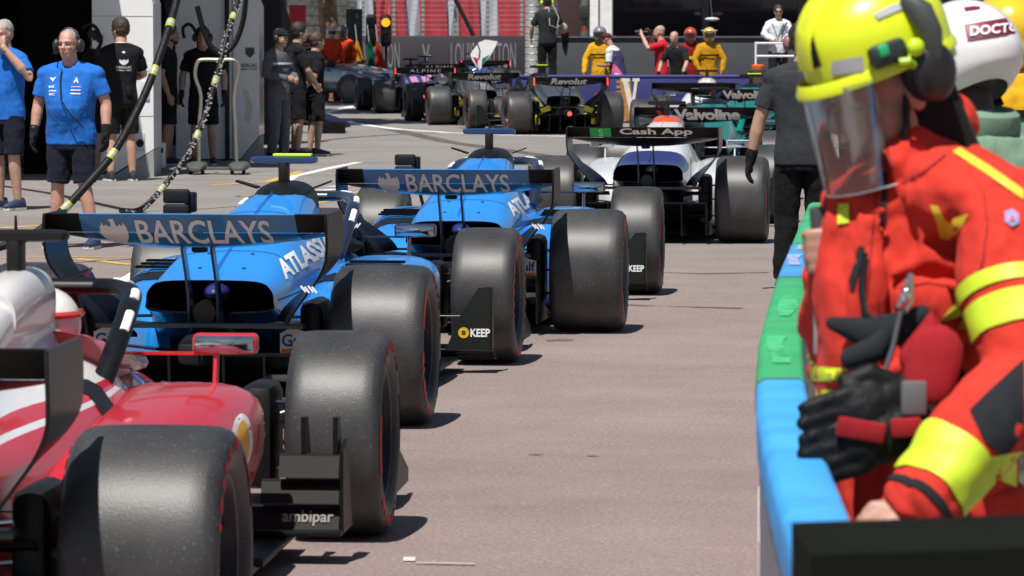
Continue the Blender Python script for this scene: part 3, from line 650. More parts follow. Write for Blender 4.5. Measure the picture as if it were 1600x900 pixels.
dk = thing('dark_column', 'dark red-brown column behind the sound man', 'column', (at(892, 20, 88).x, 88, 0)); MB().box((0, 0, 2.4), (.55, .3, 4.8), ch=.03).build('shaft', plain('brown_shaft', (.05, .022, .018), .7), dk); MB().box((0, 0, .1), (.7, .5, .2), ch=.02).build('foot', BLACK, dk)
g2 = thing('lamp_post', 'slim grey equipment post right of the sound man', 'post', (at(914, 20, 87).x, 87.2, 0)); MB().tube([(0, 0, 0), (0, 0, 4)], .09, 10).build('post', plain('post_grey', (.16, .17, .17), .5, .4), g2); MB().box((-.02, -.12, 2.1), (.22, .12, .3), ch=.02).build('box', plain('post_box', (.03, .03, .03), .4), g2); MB().lathe([(-.19, .001), (-.185, .05)], 12, 'y', (-.02, 0, 1.76)).build('red_lens', plain('red_lens', (.4, .02, .02), .3), g2)
# white railing with steps
rl = thing('white_railing', 'white tubular railing with five rails beside the white-shirted man', 'railing', (at(1205, 90, 79.6).x, 79.6, 0)); WR = plain('white_tube', (.72, .72, .72), .35)
for z in (.20, .55, .90, 1.22, 1.47): MB().tube([(-.30, 0, z + .0), (.9, 0, z)], .022, 8).build('rail', WR, rl)
for x in (-.30, .88): MB().tube([(x, 0, 0), (x, 0, 1.5)], .022, 8).build('post', WR, rl)
MB().box((.3, .9, .21), (1.6, 1.2, .42), ch=.02).build('step', plain('step_grey', (.12, .12, .13), .7), rl)
# pavilion-side clutter: crew cooling fan and stand
t = thing('cooling_fan', 'orange-topped cooling fan unit beside the pit wall', 'fan', (at(1184, 120, 75).x, 75, 0)); MB().lathe([(.0, .12), (.70, .12), (.76, .17), (1.0, .17), (1.02, .14)], 16, 'z').build('body', plain('fan_body', (.06, .035, .03), .5), t); MB().lathe([(1.02, .12), (1.08, .13), (1.10, .08)], 14, 'z').build('top', plain('orange_plastic', (.7, .12, .02), .4), t)
# ------------------------------------------------------------------ racing cars
TYRES = {}
def tyre_meshes(w):
    if w in TYRES: return TYRES[w]
    h = [(-.40, .230), (-.465, .245), (-.495, .275), (-.502, .300), (-.490, .322), (-.455, .340), (-.40, .3495), (-.30, .3535), (-.12, .355)]
    prof = [(a * w, r) for a, r in h] + [(-a * w, r) for a, r in reversed(h)]
    t = MB().lathe(prof, 64, caps=(False, False)); 
    n = 64; last = (len(prof) - 1) * n
    t.f += [(last + k, last + (k + 1) % n, (k + 1) % n, k) for k in range(n)]
    t = t.mesh('wheel', RUBBER, sharp=60)
    rim = MB().lathe([(-.38 * w, .05), (-.38 * w, .231), (.41 * w, .233), (.425 * w, .226), (.40 * w, .216), (.30 * w, .205), (.24 * w, .12), (.28 * w, .06), (.30 * w, .05)], 40)
    for k in range(10):
        a = 2 * math.pi * k / 10
        rim.tube([V((.30 * w, .06 * math.cos(a), .06 * math.sin(a))), V((.34 * w, .205 * math.cos(a + .12), .205 * math.sin(a + .12)))], [.012, .008], 6)
    rim = rim.mesh('rim', plain('wheel_metal', (0.02, 0.02, 0.022), 0.35, 0.6, 0.2, 20))
    ring = MB().lathe([(.418 * w, .2245), (.436 * w, .230), (.424 * w, .2335)], 48, caps=(False, False)).mesh('rim_edge', plain('rim_edge', (.11, .11, .14), .4, .7))
    nut = MB().lathe([(.29 * w, .026), (.36 * w, .024), (.37 * w, .015)], 12).mesh('wheel_nut', plain('nut', (.25, .3, .24), .35, .7))
    mk = MB()
    def arc(a0, a1, r0, r1, sd):
        k = max(2, int((a1 - a0) / R(4))); vs = []; fs = []
        for i in range(k + 1):
            a = a0 + (a1 - a0) * i / k
            for r, x in ((r0, .5035), (r1, .4945)): vs.append((sd * (x * w + .0015), r * math.cos(a), r * math.sin(a)))
        for i in range(k): fs.append((2 * i, 2 * i + 1, 2 * i + 3, 2 * i + 2))
        mk.add(vs, fs)
    for sd in (1, -1):
        for g in range(2):
            b = g * math.pi
            arc(b + R(8), b + R(46), .292, .318, sd)
            for q, wd in enumerate((9, 4, 9, 8, 7, 7, 4)):
                a = b + R(66 + q * 12.5); arc(a, a + R(wd), .288, .320, sd)
    mk = mk.mesh('tyre_marking', REDP, smooth=False, fix=False)
    TYRES[w] = (t, rim, ring, nut, mk); return TYRES[w]

def wheel(car, x, y, w):
    t, rim, ring, nut, mk = tyre_meshes(w)
    o = link('wheel', t, car, (x, y, .3545), (random.uniform(0, 6.28), 0, 0 if x > 0 else math.pi))
    for n, m in (('rim', rim), ('rim_edge', ring), ('wheel_nut', nut), ('tyre_marking', mk)):
        ch = link(n, m, o)
        if n == 'tyre_marking': ch['kind'] = 'stuff'
    return o

def prof_ring(half):
    """half: (x, z) from top centre to bottom centre, right side; closed ring with the mirror image"""
    return half + [(-x, z) for x, z in reversed(half[1:-1])]
COVER = [  # y, top z, then shoulder, waist, flank, base as x, z
    (-.08, .640, .21, .634, .272, .600, .286, .550, .262, .500),
    (.10, .664, .21, .656, .282, .612, .298, .545, .28, .46),
    (.35, .722, .20, .708, .285, .645, .312, .540, .31, .36),
    (.75, .806, .185, .786, .278, .695, .318, .535, .35, .24),
    (1.20, .888, .160, .864, .258, .740, .318, .525, .38, .15),
    (1.65, .955, .130, .925, .220, .765, .318, .525, .41, .11),
    (2.00, .985, .115, .955, .190, .775, .315, .540, .43, .10),
    (2.16, .980, .100, .950, .170, .770, .300, .540, .42, .10)]
SLIM = [
    (-.08, .640, .20, .632, .268, .598, .290, .550, .262, .500),
    (.10, .664, .17, .650, .270, .606, .310, .545, .28, .46),
    (.35, .715, .12, .692, .245, .632, .335, .540, .32, .36),
    (.75, .795, .072, .762, .170, .668, .350, .560, .38, .24),
    (1.20, .870, .060, .825, .118, .690, .360, .585, .41, .15),
    (1.65, .940, .062, .895, .090, .715, .365, .600, .42, .11),
    (2.00, .980, .075, .945, .085, .760, .345, .600, .43, .10),
    (2.16, .975, .07, .94, .10, .76, .33, .59, .42, .10)]
def cover_rings(C, k=5, m=4):
    rings = []
    for s in catmull(C, k):
        y, zt = s[0], s[1]; pts = [(0, zt), (s[2], s[3]), (s[4], s[5]), (s[6], s[7]), (s[8], s[9]), (0, s[9] - .012)]
        half = catmull(pts, m)
        half = [(max(0, x), z) for x, z in half]
        rings.append([V((x, y, z)) for x, z in prof_ring(half)])
    return rings
EAGLE = [(.5, .10), (.58, 0), (.66, .06), (.78, .05), (.80, .16), (.92, .26), (1, .45), (.98, .68), (.88, .86), (.82, .72), (.74, .80), (.66, .70), (.60, .80), (.56, .98), (.46, 1), (.36, .93), (.44, .86), (.42, .72), (.34, .70), (.26, .80), (.18, .72), (.12, .86), (.02, .68), (0, .45), (.08, .26), (.20, .16), (.22, .05), (.34, .06), (.42, 0)]

def racing_car(label, pos, yaw, L):
    """pos: ground point under the middle of the rear axle; yaw: degrees the nose points to the right"""
    car = thing('racing_car', label, 'racing car', (pos[0], pos[1], 0), -R(yaw), 'racing cars queuing in the pit lane')
    body, side = L['body'], L['side']; acc = L.get('carbon', CARBON)
    g = L.get
    # wheels
    for s in (1, -1):
        wheel(car, s * .772, 0, .42); wheel(car, s * .845, 3.4, .33)
    # engine cover with its dark outlet at the tail
    rings = cover_rings(L.get('cover', COVER)); mb = MB().loft(rings, (False, True)); bvh = BVHTree.FromPolygons(mb.v, mb.f)
    eng = mb.build('engine_cover', body, car, sharp=60)
    c0 = V((0, 0, .565)); inner = []
    for y, k in ((-.079, .985), (-.05, .955), (.25, .93), (.5, .9)):
        inner.append([V((c0.x + (p.x) * k, y, c0.z + (p.z - c0.z) * k)) for p in rings[0]])
    MB().loft(inner, (False, True)).build('outlet', DARK, eng, fix=False)
    MB().lathe([(-.22, .045), (-.22, .052), (.15, .055)], 16, 'y', (0, 0, .505), (True, True)).build('exhaust', plain('exhaust', (.05, .045, .04), .45, .8), car)
    MB().ell((.03, -.02, .585), (.06, .16, .045)).build('wastegate_shroud', g('shroud', CARBON), eng)
    # spine rib
    MB().loft([[V((x, y, z + dz)) for x, dz in ((-.008, -.02), (0, .022), (.008, -.02))] for y, z in ((.05, .660), (.35, .718), (.75, .800), (1.2, .885), (1.6, .948))]).build('spine_fin', body, eng)
    # sidepods
    for s in (1, -1):
        S = [(.34, .26, .36, .13, .42), (.55, .24, .50, .10, .49), (.85, .22, .62, .09, .545), (1.2, .2, .68, .10, .58), (1.6, .2, .72, .14, .61), (2.0, .2, .735, .22, .625), (2.28, .22, .73, .30, .625), (2.34, .23, .72, .31, .615)]
        rs = [[V((s * p.x, p.y, p.z)) for p in sq_ring(q[1], q[2], q[3], q[4], q[0])] for q in catmull(S, 3)]
        sp = MB().loft(rs).build('sidepod', side, car, sharp=60)
        if g('louvres'):
            for k in range(3):
                yy = 1.42 + k * .13
                z = .601 + k * .008
                MB().box((s * .50, yy, z + .008), (.27, .05, .012), ch=.004).build('louvre', DARK, sp)
        if g('side_patch') and s == 1:
            pm = MB().loft(rs); pb = BVHTree.FromPolygons(pm.v, pm.f); g('side_patch')(pb, sp)
        if g('pod_trim'):
            rr = [[V((s * p.x, p.y, p.z)) for p in sq_ring(q[1], q[2] + .005, q[3], q[4] + .005, q[0])] for q in catmull(S, 3)[8:11]]
            MB().loft(rr).build('trim_band', CARBON, sp, sharp=60)
    # floor, diffuser, gearbox
    fl = MB().prism([(-.30, .3, .05), (-.55, .42, .05), (-.73, .9, .05), (-.74, 2.7, .05), (-.5, 3.0, .05), (.5, 3.0, .05), (.74, 2.7, .05), (.73, .9, .05), (.55, .42, .05), (.30, .3, .05)], (0, 0, .022)).build('floor', acc, car, sharp=30)
    df = MB()
    df.loft([[V((x, y, z)) for x, z in ((-.5, z1), (.5, z1), (.5, z1 + .016), (-.5, z1 + .016))] for y, z1 in ((.44, .075), (.1, .13), (-.15, .22), (-.42, .33))])
    for x in (-.5, -.3, -.12, .12, .3, .5):
        df.prism([(x - .006, .4, .05), (x - .006, -.40, .07), (x - .006, -.42, .33), (x - .006, .1, .13)], (.012, 0, 0))
    df.build('diffuser', acc, car, sharp=30)
    MB().loft([sq_ring(-a, a, b, c, y) for y, a, b, c in ((.9, .2, .1, .5), (.3, .17, .15, .48), (-.1, .10, .26, .44), (-.55, .055, .30, .41))]).build('crash_structure', BLACK, car)
    rl = MB().box((0, -.565, .35), (.085, .03, .085), ch=.008).build('rain_light', BLACK, car)
    if g('lit'):
        MB().lathe([(-.588, .022), (-.588, .034), (-.583, .034)], 20, 'y', (0, 0, .35)).build('lamp_ring', emit('red_lamp', (1, .04, .035), 3), rl)
    MB().box((0, -.30, .455), (.92, .09, .022), ch=.006).build('beam', plain('beam', (.06, .065, .07), .35, .3), car)
    # rear brake ducts and winglets, suspension arms
    for s in (1, -1):
        bd = MB().box((s * .47, -.04, .36), (.10, .34, .40), ch=.04)
        bd.build('brake_duct', BLACK, car)
        for k in range(3):
            MB().box((s * .40, -.22, .22 + k * .095), (.19, .07, .014), Matrix.Rotation(R(-18), 3, 'X')).build('duct_winglet', CARBON if k else g('winglet', CARBON), car)
        if g('duct_text'):
            pl = MB().prism([(s * .415 - .07, -.262, .33), (s * .415 + .07, -.262, .33), (s * .415 + .07, -.262, .42), (s * .415 - .02, -.262, .445), (s * .415 - .07, -.262, .42)], (0, .01, 0)).build('duct_fairing', paint((.62, .62, .66)), car)
            letter(g('duct_text'), flatplace((s * .415 - .062, -.2645, .362), (.125, 0, 0), (0, 0, .055)), plain('navy_print', (.02, .02, .13), .5), pl)
            MB().box((s * .415, -.264, .342), (.13, .003, .022)).build('stripe', plain('orange_print', (.75, .14, .02), .5), pl)
        for y0, z0, y1, z1 in ((.25, .46, .0, .47), (-.18, .44, -.02, .47), (.28, .2, .02, .22), (-.12, .22, -.04, .22), (.12, .3, 0, .36)):
            MB().tube([(s * .12, y0, z0), (s * .58, y1, z1)], [.016, .012], 8, .5).build('suspension_arm', g('arm', CARBON), car)
        for y0, z0, y1, z1 in ((3.05, .52, 3.36, .46), (3.65, .50, 3.44, .46), (3.0, .22, 3.36, .24), (3.7, .24, 3.44, .24), (3.3, .28, 3.4, .44), (3.52, .36, 3.55, .38)):
            MB().tube([(s * .17, y0, z0), (s * .68, y1, z1)], [.017, .012], 8, .5).build('suspension_arm', g('arm', CARBON), car)
        MB().box((s * .56, 3.4, .35), (.12, .30, .36), ch=.04).build('brake_duct', BLACK, car)
    # rear wing: two bowed elements, curled endplates, twin pylons
    wing = g('wing'); ends = g('wing_ends', CARBON)
    def zl(x): return .795 + .062 * min(1, abs(x) / .6) ** 2
    def main_y(x, z):
        t = (z - zl(x)) / (.868 - zl(x)); return -.34 - .20 * max(0, t) ** 0.6
    def face(x, z):
        if z >= .8715: return V((x, -.545 - (z - .874) / .081 * .085, z))
        return V((x, main_y(x, z), z))
    def element(x0, x1, name, mat, parent, flap):
        rows = []
        for i in range(13):
            x = x0 + (x1 - x0) * i / 12
            if flap: P = [face(x, .874 + .081 * q / 5) for q in range(6)]; th = .014
            else: P = [face(x, zl(x) + (.868 - zl(x)) * (q / 6) ** 1.6) for q in range(7)]; th = .02
            ring = P + [p + V((0, .006 + th * math.sin(math.pi * (j / (len(P) - 1)) ** .7), .004)) for j, p in reversed(list(enumerate(P)))]
            rows.append(ring)
        return MB().loft(rows).build(name, mat, parent, sharp=50)
    mp = element(-.47, .47, 'main_plane', wing, car, False); fp = element(-.47, .47, 'flap', wing, car, True)
    for s in (1, -1):
        element(s * .47, s * .612, 'wing_tip', ends, mp, False); element(s * .47, s * .612, 'wing_tip', ends, fp, True)
    MB().box((0, -.31, .79), (.07, .05, .03), ch=.01).build('actuator', BLACK, mp)
    for s in (1, -1):
        E = [(.958, .618, .618, -.67, -.24), (.90, .620, .620, -.675, -.22), (.80, .618, .618, -.655, -.22), (.74, .606, .598, -.63, -.23), (.67, .566, .540, -.59, -.27), (.60, .510, .445, -.55, -.24), (.53, .455, .365, -.51, -.20), (.475, .42, .33, -.48, -.18)]
        rows = []
        for z, xr, xf, yr, yf in catmull(E, 3):
            th = .012
            rows.append([V((s * xr, yr, z)), V((s * (xr + xf) / 2, (yr + yf) / 2, z)), V((s * xf, yf, z)), V((s * (xf - th), yf, z)), V((s * ((xr + xf) / 2 - th), (yr + yf) / 2, z)), V((s * (xr - th), yr, z))])
        ep = MB().loft(rows).build('endplate', g('endplate', CARBON), car, sharp=50)
        if g('lit'):
            MB().box((s * .616, -.684, .885), (.012, .012, .12)).build('tail_light', emit('red_lamp', (1, .04, .035), 3), ep)
        if g('end_marks'):
            for q in range(4):
                MB().box((s * (.548 - q * .016) , -.585, .632 + (q % 2) * .004), (.008, .004, .034), Matrix.Rotation(R(-s * 40), 3, 'Y')).build('mark', WHITE, ep)
        pts = [(-.40, .80), (-.33, .80), (-.24, .68), (-.16, .58), (-.12, .46), (-.24, .44), (-.25, .57), (-.31, .68)]
        MB().prism([(s * .065 - .006, y, z) for y, z in pts], (.012, 0, 0)).build('wing_pylon', g('pylon', plain('pylon', (.03, .045, .09), .3, .2, coat=.5)), car)
    t = g('text')
    if t:
        x0, x1, z0, z1 = g('text_box', (-.25, .34, .815, .935))
        letter(t, lambda u, v: face(x0 + (x1 - x0) * u, z0 + (z1 - z0) * v) + V((0, -.004, 0)), g('text_mat', plain('silver_print', (.76, .76, .77), .5, amt=.03)), mp, bold=g('bold', .02), space=g('space', 1.0), shear=g('shear', 0), cuts=[(z - z0) / (z1 - z0) for z in (.82, .83, .84, .85, .86, .868, .8745)])
    if g('eagle'):
        shape_onto(EAGLE, lambda u, v: face(-.392 + .122 * u, .808 + .128 * v) + V((0, -.004, 0)), plain('silver_print', (.76, .76, .77), .5, amt=.03), mp, 'emblem', 6, [(z - .808) / .128 for z in (.82, .84, .855, .868, .8745)])
    if g('wing_extra'): g('wing_extra')(face, mp)
    # monocoque, cockpit, nose
    M = [(1.95, .34, .10, .60), (2.3, .36, .10, .63), (2.8, .31, .12, .63), (3.2, .23, .17, .60), (3.7, .17, .20, .53), (4.2, .12, .20, .40), (4.5, .08, .20, .30)]
    mono = MB().loft([sq_ring(-q[1], q[1], q[2], q[3], q[0]) for q in catmull(M, 3)]).build('monocoque', g('nose', body), car, sharp=60)
    MB().loft([sq_ring(-a, a, .60, z, y, 20, 2.6) for y, a, z in ((2.12, .24, .80), (2.25, .25, .79), (2.45, .27, .74), (2.8, .27, .69), (2.95, .22, .66))]).build('headrest', g('headrest', BLACK), mono)
    MB().lathe([(0, .16), (.02, .19), (.02, .16)], 20, 'z', (0, 2.6, .69)).build('cockpit_rim', BLACK, mono)
    MB().loft([[V((x * g('hoop_w', 1), y, z)) for x, z in ((-.11, .74), (-.13, .86), (-.08, .955), (.08, .955), (.13, .86), (.11, .74))] for y in (2.10, 2.17)]).build('airbox', g('airbox', CARBON), car)
    MB().loft([sq_ring(-a * g('hoop_w', 1), a * g('hoop_w', 1), .78, z, y, 28, 2.5) for y, a, z in catmull([(1.60, .112, .945), (1.72, .126, .978), (1.86, .140, .998), (2.06, .146, 1.004), (2.15, .140, .995), (2.17, .13, .985)], 3)]).build('roll_hoop', g('hoop', g('airbox', CARBON)), car, sharp=50)
    for s in (1, -1):
        MB().prism([(s * .14, 1.95, .965), (s * .235, 1.90, 1.0), (s * .235, 1.98, 1.0), (s * .14, 2.08, .965)], (0, 0, .008)).build('airbox_winglet', CARBON, car)
    tc = MB().box((0, 1.95, 1.04), (.045, .10, .13), ch=.012).build('camera_mast', BLACK, car)
    MB().loft([sq_ring(-w_, w_, z - h, z + h, y, 20, 5) for y, w_, z, h in ((1.90, .155, 1.107, .012), (1.92, .165, 1.108, .019), (1.98, .165, 1.107, .019), (2.0, .16, 1.105, .012))]).build('onboard_camera', g('tcam', BLACK), tc)
    MB().tube([(0, 1.95, 1.12), (0, 1.95, 1.17)], [.006, .004], 6).build('antenna', BLACK, tc)
    if g('tcam2'): MB().box((.045, 1.94, 1.132), (.19, .06, .014), ch=.004).build('camera_plate', g('tcam2'), tc)
    # halo
    hp = [(.27, 1.92, .64), (.285, 2.1, .75), (.28, 2.35, .845), (.245, 2.6, .885), (.17, 2.78, .895), (.08, 2.87, .893)]
    hp = catmull(hp, 4)
    hp = hp + [(-x, y, z) for x, y, z in reversed(hp)]
    hl = MB().tube(hp, .036, 12, .75).build('halo', g('halo', CARBON), car)
    MB().tube([(0, 2.87, .885), (0, 3.0, .78), (0, 3.1, .62)], [.022, .02, .03], 8).build('halo_pillar', g('halo', CARBON), hl)
    if g('halo_print'):
        for q0, q1 in ((5, 7), (9, 11), (14, 17), (24, 27), (31, 33)):
            MB().tube([V(p) + V((.012 if p[0] > 0 else -.012, 0, .017)) for p in hp[q0:q1 + 1]], .0175, 10, .75).build('halo_print', g('halo_print'), hl)
    # mirrors
    for s in (1, -1):
        mr = MB().box((s * .60, 2.33, .745), (.21, .06, .066), ch=.015).build('mirror', g('mirror', CARBON), car)
        MB().box((s * .60, 2.297, .745), (.19, .006, .052), ch=.002).build('glass', MIRROR, mr)
        MB().tube([(s * .57, 2.33, .72), (s * .57, 2.30, .61)], .010, 6, 2.2).build('stalk', g('mirror', CARBON), mr)
        MB().box((s * .42, 2.34, .712), (.30, .03, .009)).build('stay', g('mirror', CARBON), mr)
    # boards behind the front wheels
    for s in (1, -1):
        if g('board') == 'slats':
            bd = MB().prism([(s * .93, 2.62, .10), (s * .93, 2.62, .37), (s * .93, 2.74, .40), (s * .93, 2.86, .10)], (s * .012, 0, 0)).build('wake_board', CARBON, car, sharp=20)
            for q in range(3):
                z = .115 + q * .085
                sl = MB().loft([[V((s * x, y, z + zz)) for y, zz in ((2.60, 0), (2.635, .068), (2.65, .076), (2.62, -.003))] for x in (.61 + .06 * q, .80, .928)]).build('slat', plain('slat_board', (.011, .009, .008), .55, spec=.15), bd, sharp=30)
                if q == 0 and s == 1 and g('board_text'):
                    letter(g('board_text'), lambda u, v: V((.74 + .17 * u, 2.597 + .03 * (.012 + .05 * v) / .068, .127 + .05 * v)), plain('grey_print', (.20, .18, .17), .6), sl)
            for xx in (.80, .905):
                MB().prism([(s * xx, 2.64, .33), (s * xx, 2.64, .48), (s * xx, 2.70, .48), (s * xx, 2.78, .33)], (s * .016, 0, 0)).build('fork', CARBON, bd, sharp=20)
            MB().box((s * .76, 2.66, .105), (.36, .20, .02), ch=.006).build('foot', CARBON, bd)
        else:
            P = [(.65, .09), (.705, .125), (.775, .29), (.87, .435), (.935, .44), (.935, .125)]
            bd = MB().prism([(s * x, 2.72, z) for x, z in P], (0, .014, 0)).build('wake_board', plain('board', (.012, .015, .013), .4, spec=.35), car, sharp=20)
            MB().box((s * .938, 2.75, .28), (.008, .09, .31), ch=.002).build('board_edge', CARBON, bd)
            for q in range(3): MB().box((s * .80, 2.70 + q * .05, .115 - q * .022), (.30, .06, .010), ch=.003).build('slat', CARBON, bd)
            MB().tube([(s * .5, 2.735, .29), (s * .79, 2.735, .29)], .0035, 6).build('stay', plain('stay', (.12, .12, .12), .5), bd)
            if g('board_text') and s == 1:
                letter(g('board_text'), flatplace((.83, 2.7165, .185), (.10, 0, 0), (0, 0, .042)), WHITE, bd, bold=.03)
                MB().lathe([(2.7165, .001), (2.7165, .028)], 20, 'y', (.795, 0, .206), (True, False)).build('badge', plain('badge', (.62, .42, .02), .5), bd, fix=False)
                letter('=', flatplace((.785, 2.7145, .198), (.02, 0, 0), (0, 0, .018)), BLACK, bd)
        MB().box((s * .70, 2.5, .075), (.12, .9, .03), ch=.01).build('floor_edge', CARBON, fl)
    # front wing
    fw = MB()
    for q in range(3):
        y = 4.5 - q * .14; z = .10 + q * .05
        fw.loft([[V((x, y - .07, z + .02 + b)), V((x, y + .07, z + b)), V((x, y + .07, z + .012 + b)), V((x, y - .07, z + .034 + b))] for x, b in ((-.92, .0), (-.5, .02), (0, .035), (.5, .02), (.92, .0))])
    fw = fw.build('front_wing', g('fwing', CARBON), car, sharp=30)
    for s in (1, -1): MB().prism([(s * .925, 4.65, .05), (s * .925, 4.65, .10), (s * .925, 4.35, .20), (s * .925, 4.12, .19), (s * .925, 4.08, .05)], (s * .012, 0, 0)).build('endplate', CARBON, fw, sharp=20)
    # name along the flank of the engine cover
    if g('flank_text'):
        txt, bl, br, tl, m = g('flank_text'); Mi = car.matrix_basis.inverted(); eye = Mi @ V((0, 0, CAMH))
        def fp(u, v):
            d = (Mi.to_3x3() @ ray(bl[0] + (br[0] - bl[0]) * u + (tl[0] - bl[0]) * v, bl[1] + (br[1] - bl[1]) * u + (tl[1] - bl[1]) * v)).normalized(); h, nrm = bvh.ray_cast(eye, d)[:2]
            return h - d * .016 if h is not None else None
        letter(txt, fp, m, eng, bold=.04, space=.95, cuts=[q / 5 for q in range(1, 5)], ucuts=[q / 24 for q in range(1, 24)])
    if g('extra'): g('extra')(car, eng, bvh)
    return car
WBLUE = (.016, .25, .74)
def tag_pod(car, eng, bvh):
    p = MB().box((-.52, 1.86, .93), (.13, .05, .07), ch=.012).box((-.52, 1.86, .858), (.13, .05, .066), ch=.012).build('camera_pod', BLACK, car)
    MB().box((-.455, 1.9, .90), (.05, .07, .10), ch=.01).build('bracket', CARBON, p)
    MB().tube([(-.47, 1.9, .86), (-.40, 1.9, .60)], .012, 6).build('stalk', CARBON, p)
    m = WHITE; dk = plain('panel_gap', (.004, .02, .07), .6)
    for y in (.42, 1.18): shape_onto([(0, 0), (1, 0), (1, 1), (0, 1)], onto(bvh, (-.26, y, 1.2), (.52, .03, 0), (0, .006, 0), (0, 0, -1), .003), dk, eng, 'panel_gap', 12)
    for s in (1, -1):
        shape_onto([(0, 0), (1, 0), (1, 1), (0, 1)], onto(bvh, (s * .6, .0, .575), (0, 1.5, .02), (0, 0, .006), (-s, 0, -.1), .003), dk, eng, 'panel_gap', 12)
        for q in range(5):
            c_ = onto(bvh, (s * .10, .16 + q * .23, 1.2), (.02, 0, 0), (0, .02, 0), (0, 0, -1), .003)
            shape_onto([(.5 + .5 * math.cos(a), .5 + .5 * math.sin(a)) for a in (2 * math.pi * k / 8 for k in range(8))], c_, dk, eng, 'fastener', 2)
    shape_onto([(0, 0), (.5, .0), (.9, .35), (1, .75), (.75, 1), (.2, .85), (0, .4)], onto(bvh, (.10, .62, 1), (.11, .0, 0), (0, .16, 0), (0, 0, -1)), m, eng, 'round_logo')
    for q in range(3):
        shape_onto([(0, 0), (.7, 0), (1, 1), (.3, 1)], onto(bvh, (-.5, .55 + q * .085, .64), (0, .05, 0), (0, .05, .07), (1, .1, -.4)), m, eng, 'stripe')
def williams(second=False):
    navy = paint((.012, .016, .04))
    return dict(body=paint(WBLUE, .38), side=paint(WBLUE, .38), louvres=True, pod_trim=True, wing=paint((.02, .17, .42), .45), wing_ends=CARBON, text='BARCLAYS', eagle=True, end_marks=True,
        text_box=(-.232, .355, .820, .930), bold=.015, shroud=paint((.02, .03, .16)), duct_text='Gulf', winglet=WHITE, board_text='KEEP', halo=navy, halo_print=WHITE,
        flank_text=('ATLASSIAN', (803, 339), (868, 300), (789, 319), WHITE) if second else ('ATLASSIAN', (447, 437), (540, 380), (430, 408), WHITE), extra=tag_pod, mirror=navy, tcam=paint((.01, .04, .12)) ,
        tcam2=plain('hi_vis_plate', (.55, .85, .05), .5) if not second else None, nose=paint(WBLUE, .38))
racing_car('nearer light blue racing car with grey wing letters and a yellow-green camera bar', (-1.33, 18.18), 6.2, williams())
racing_car('farther light blue racing car with grey wing letters and a dark camera bar', (-.32, 23.77), 5.2, williams(second=True))

# red and white car, nearest the camera
FRED, FWH = (.55, .012, .018), (.72, .72, .72)
def ferrari_extra(car, eng, bvh):
    grey = plain('grey_print', (.25, .25, .27), .5)
    shape_onto([(0, 0), (.6, .1), (1, .9), (.85, 1), (.3, .7)], onto(bvh, (.5, 1.42, .62), (0, .34, 0), (0, 0, .14), (-1, 0, -.3)), BLACK, eng, 'cooling_slot')
def ferrari_patch(pb, sp):
    M = sp.parent.matrix_basis
    o = [(378 + 17 * math.cos(a) * (1 if math.sin(a) < 0 else .55 + .45 * math.cos(a) ** 2), 690 + (50 if math.sin(a) > 0 else 44) * math.sin(a)) for a in [2 * math.pi * k / 28 for k in range(28)]]
    px_patch(o, pb, M, WHITE, sp, 'emblem_ring', .006)
    px_patch([(380 + (x - 378) * .62, 692 + (y - 690) * .80) for x, y in o], pb, M, plain('shell_yellow', (.75, .36, .02), .45), sp, 'emblem', .012)
fer_body = banded('red_white_paint', [(-2, FRED), (.600, FWH), (.618, FRED), (.636, FWH)], (0, -.01, 1))
racing_car('red and white racing car nearest the camera with its driver under a dark halo', (-1.705, 10.80), 4.7, dict(cover=SLIM, hoop_w=.62,
    body=fer_body, side=paint(FRED, .3), wing=CARBON, wing_ends=CARBON, text=None, endplate=plain('endplate', (.009, .0095, .011), .3, spec=.35), board='slats', board_text='ambipar',
    halo=CARBON, halo_print=WHITE, mirror=paint(FRED), nose=paint(FRED), airbox=paint((.6, .6, .6)), hoop=paint((.6, .6, .6)),
    side_patch=ferrari_patch, extra=ferrari_extra, arm=plain('arm', (.05, .065, .09), .3, .4, coat=.5), headrest=paint(FRED)))

# white, navy, red and yellow car
rb_body = banded('navy_white_paint', [(-2, (.015, .02, .12)), (.42, (.68, .68, .68))], (0, 1, .0))
def rb_wing(face, mp):
    pl = lambda x0, x1, z0, z1, e: (lambda u, v: face(x0 + (x1 - x0) * u, z0 + (z1 - z0) * v) + V((0, -e, 0)))
    p = shape_onto([(0, 0), (1, 0), (1, 1), (0, 1)], pl(-.43, -.26, .878, .95, .003), plain('app_green', (.02, .42, .09), .5), mp, 'green_badge')
    letter('S', pl(-.36, -.325, .886, .942, .006), plain('mint_print', (.3, .75, .4), .5), mp)
def rb_extra(car, eng, bvh):
    red, yel = paint((.55, .02, .02)), paint((.75, .42, .02))
    for s in (1, -1):
        shape_onto([(0, 0), (.45, .1), (1, .5), (.7, .62), (.85, 1), (.35, .75), (0, .9)], onto(bvh, (.10 * s, .6, 1), (.11 * s, 0, 0), (0, .42, 0), (0, 0, -1)), yel, eng, 'emblem')
        shape_onto([(.1, .1), (.45, .2), (.85, .5), (.6, .6), (.4, .6), (.1, .7)], onto(bvh, (.10 * s, .6, 1), (.11 * s, 0, 0), (0, .42, 0), (0, 0, -1), .007), red, eng, 'emblem')
        shape_onto([(0, 0), (.3, 0), (1, 1), (.7, 1)], onto(bvh, (.5 * s, .35, .55), (0, .35, 0), (0, .1, .2), (-s, 0, -.35)), red, eng, 'slash')
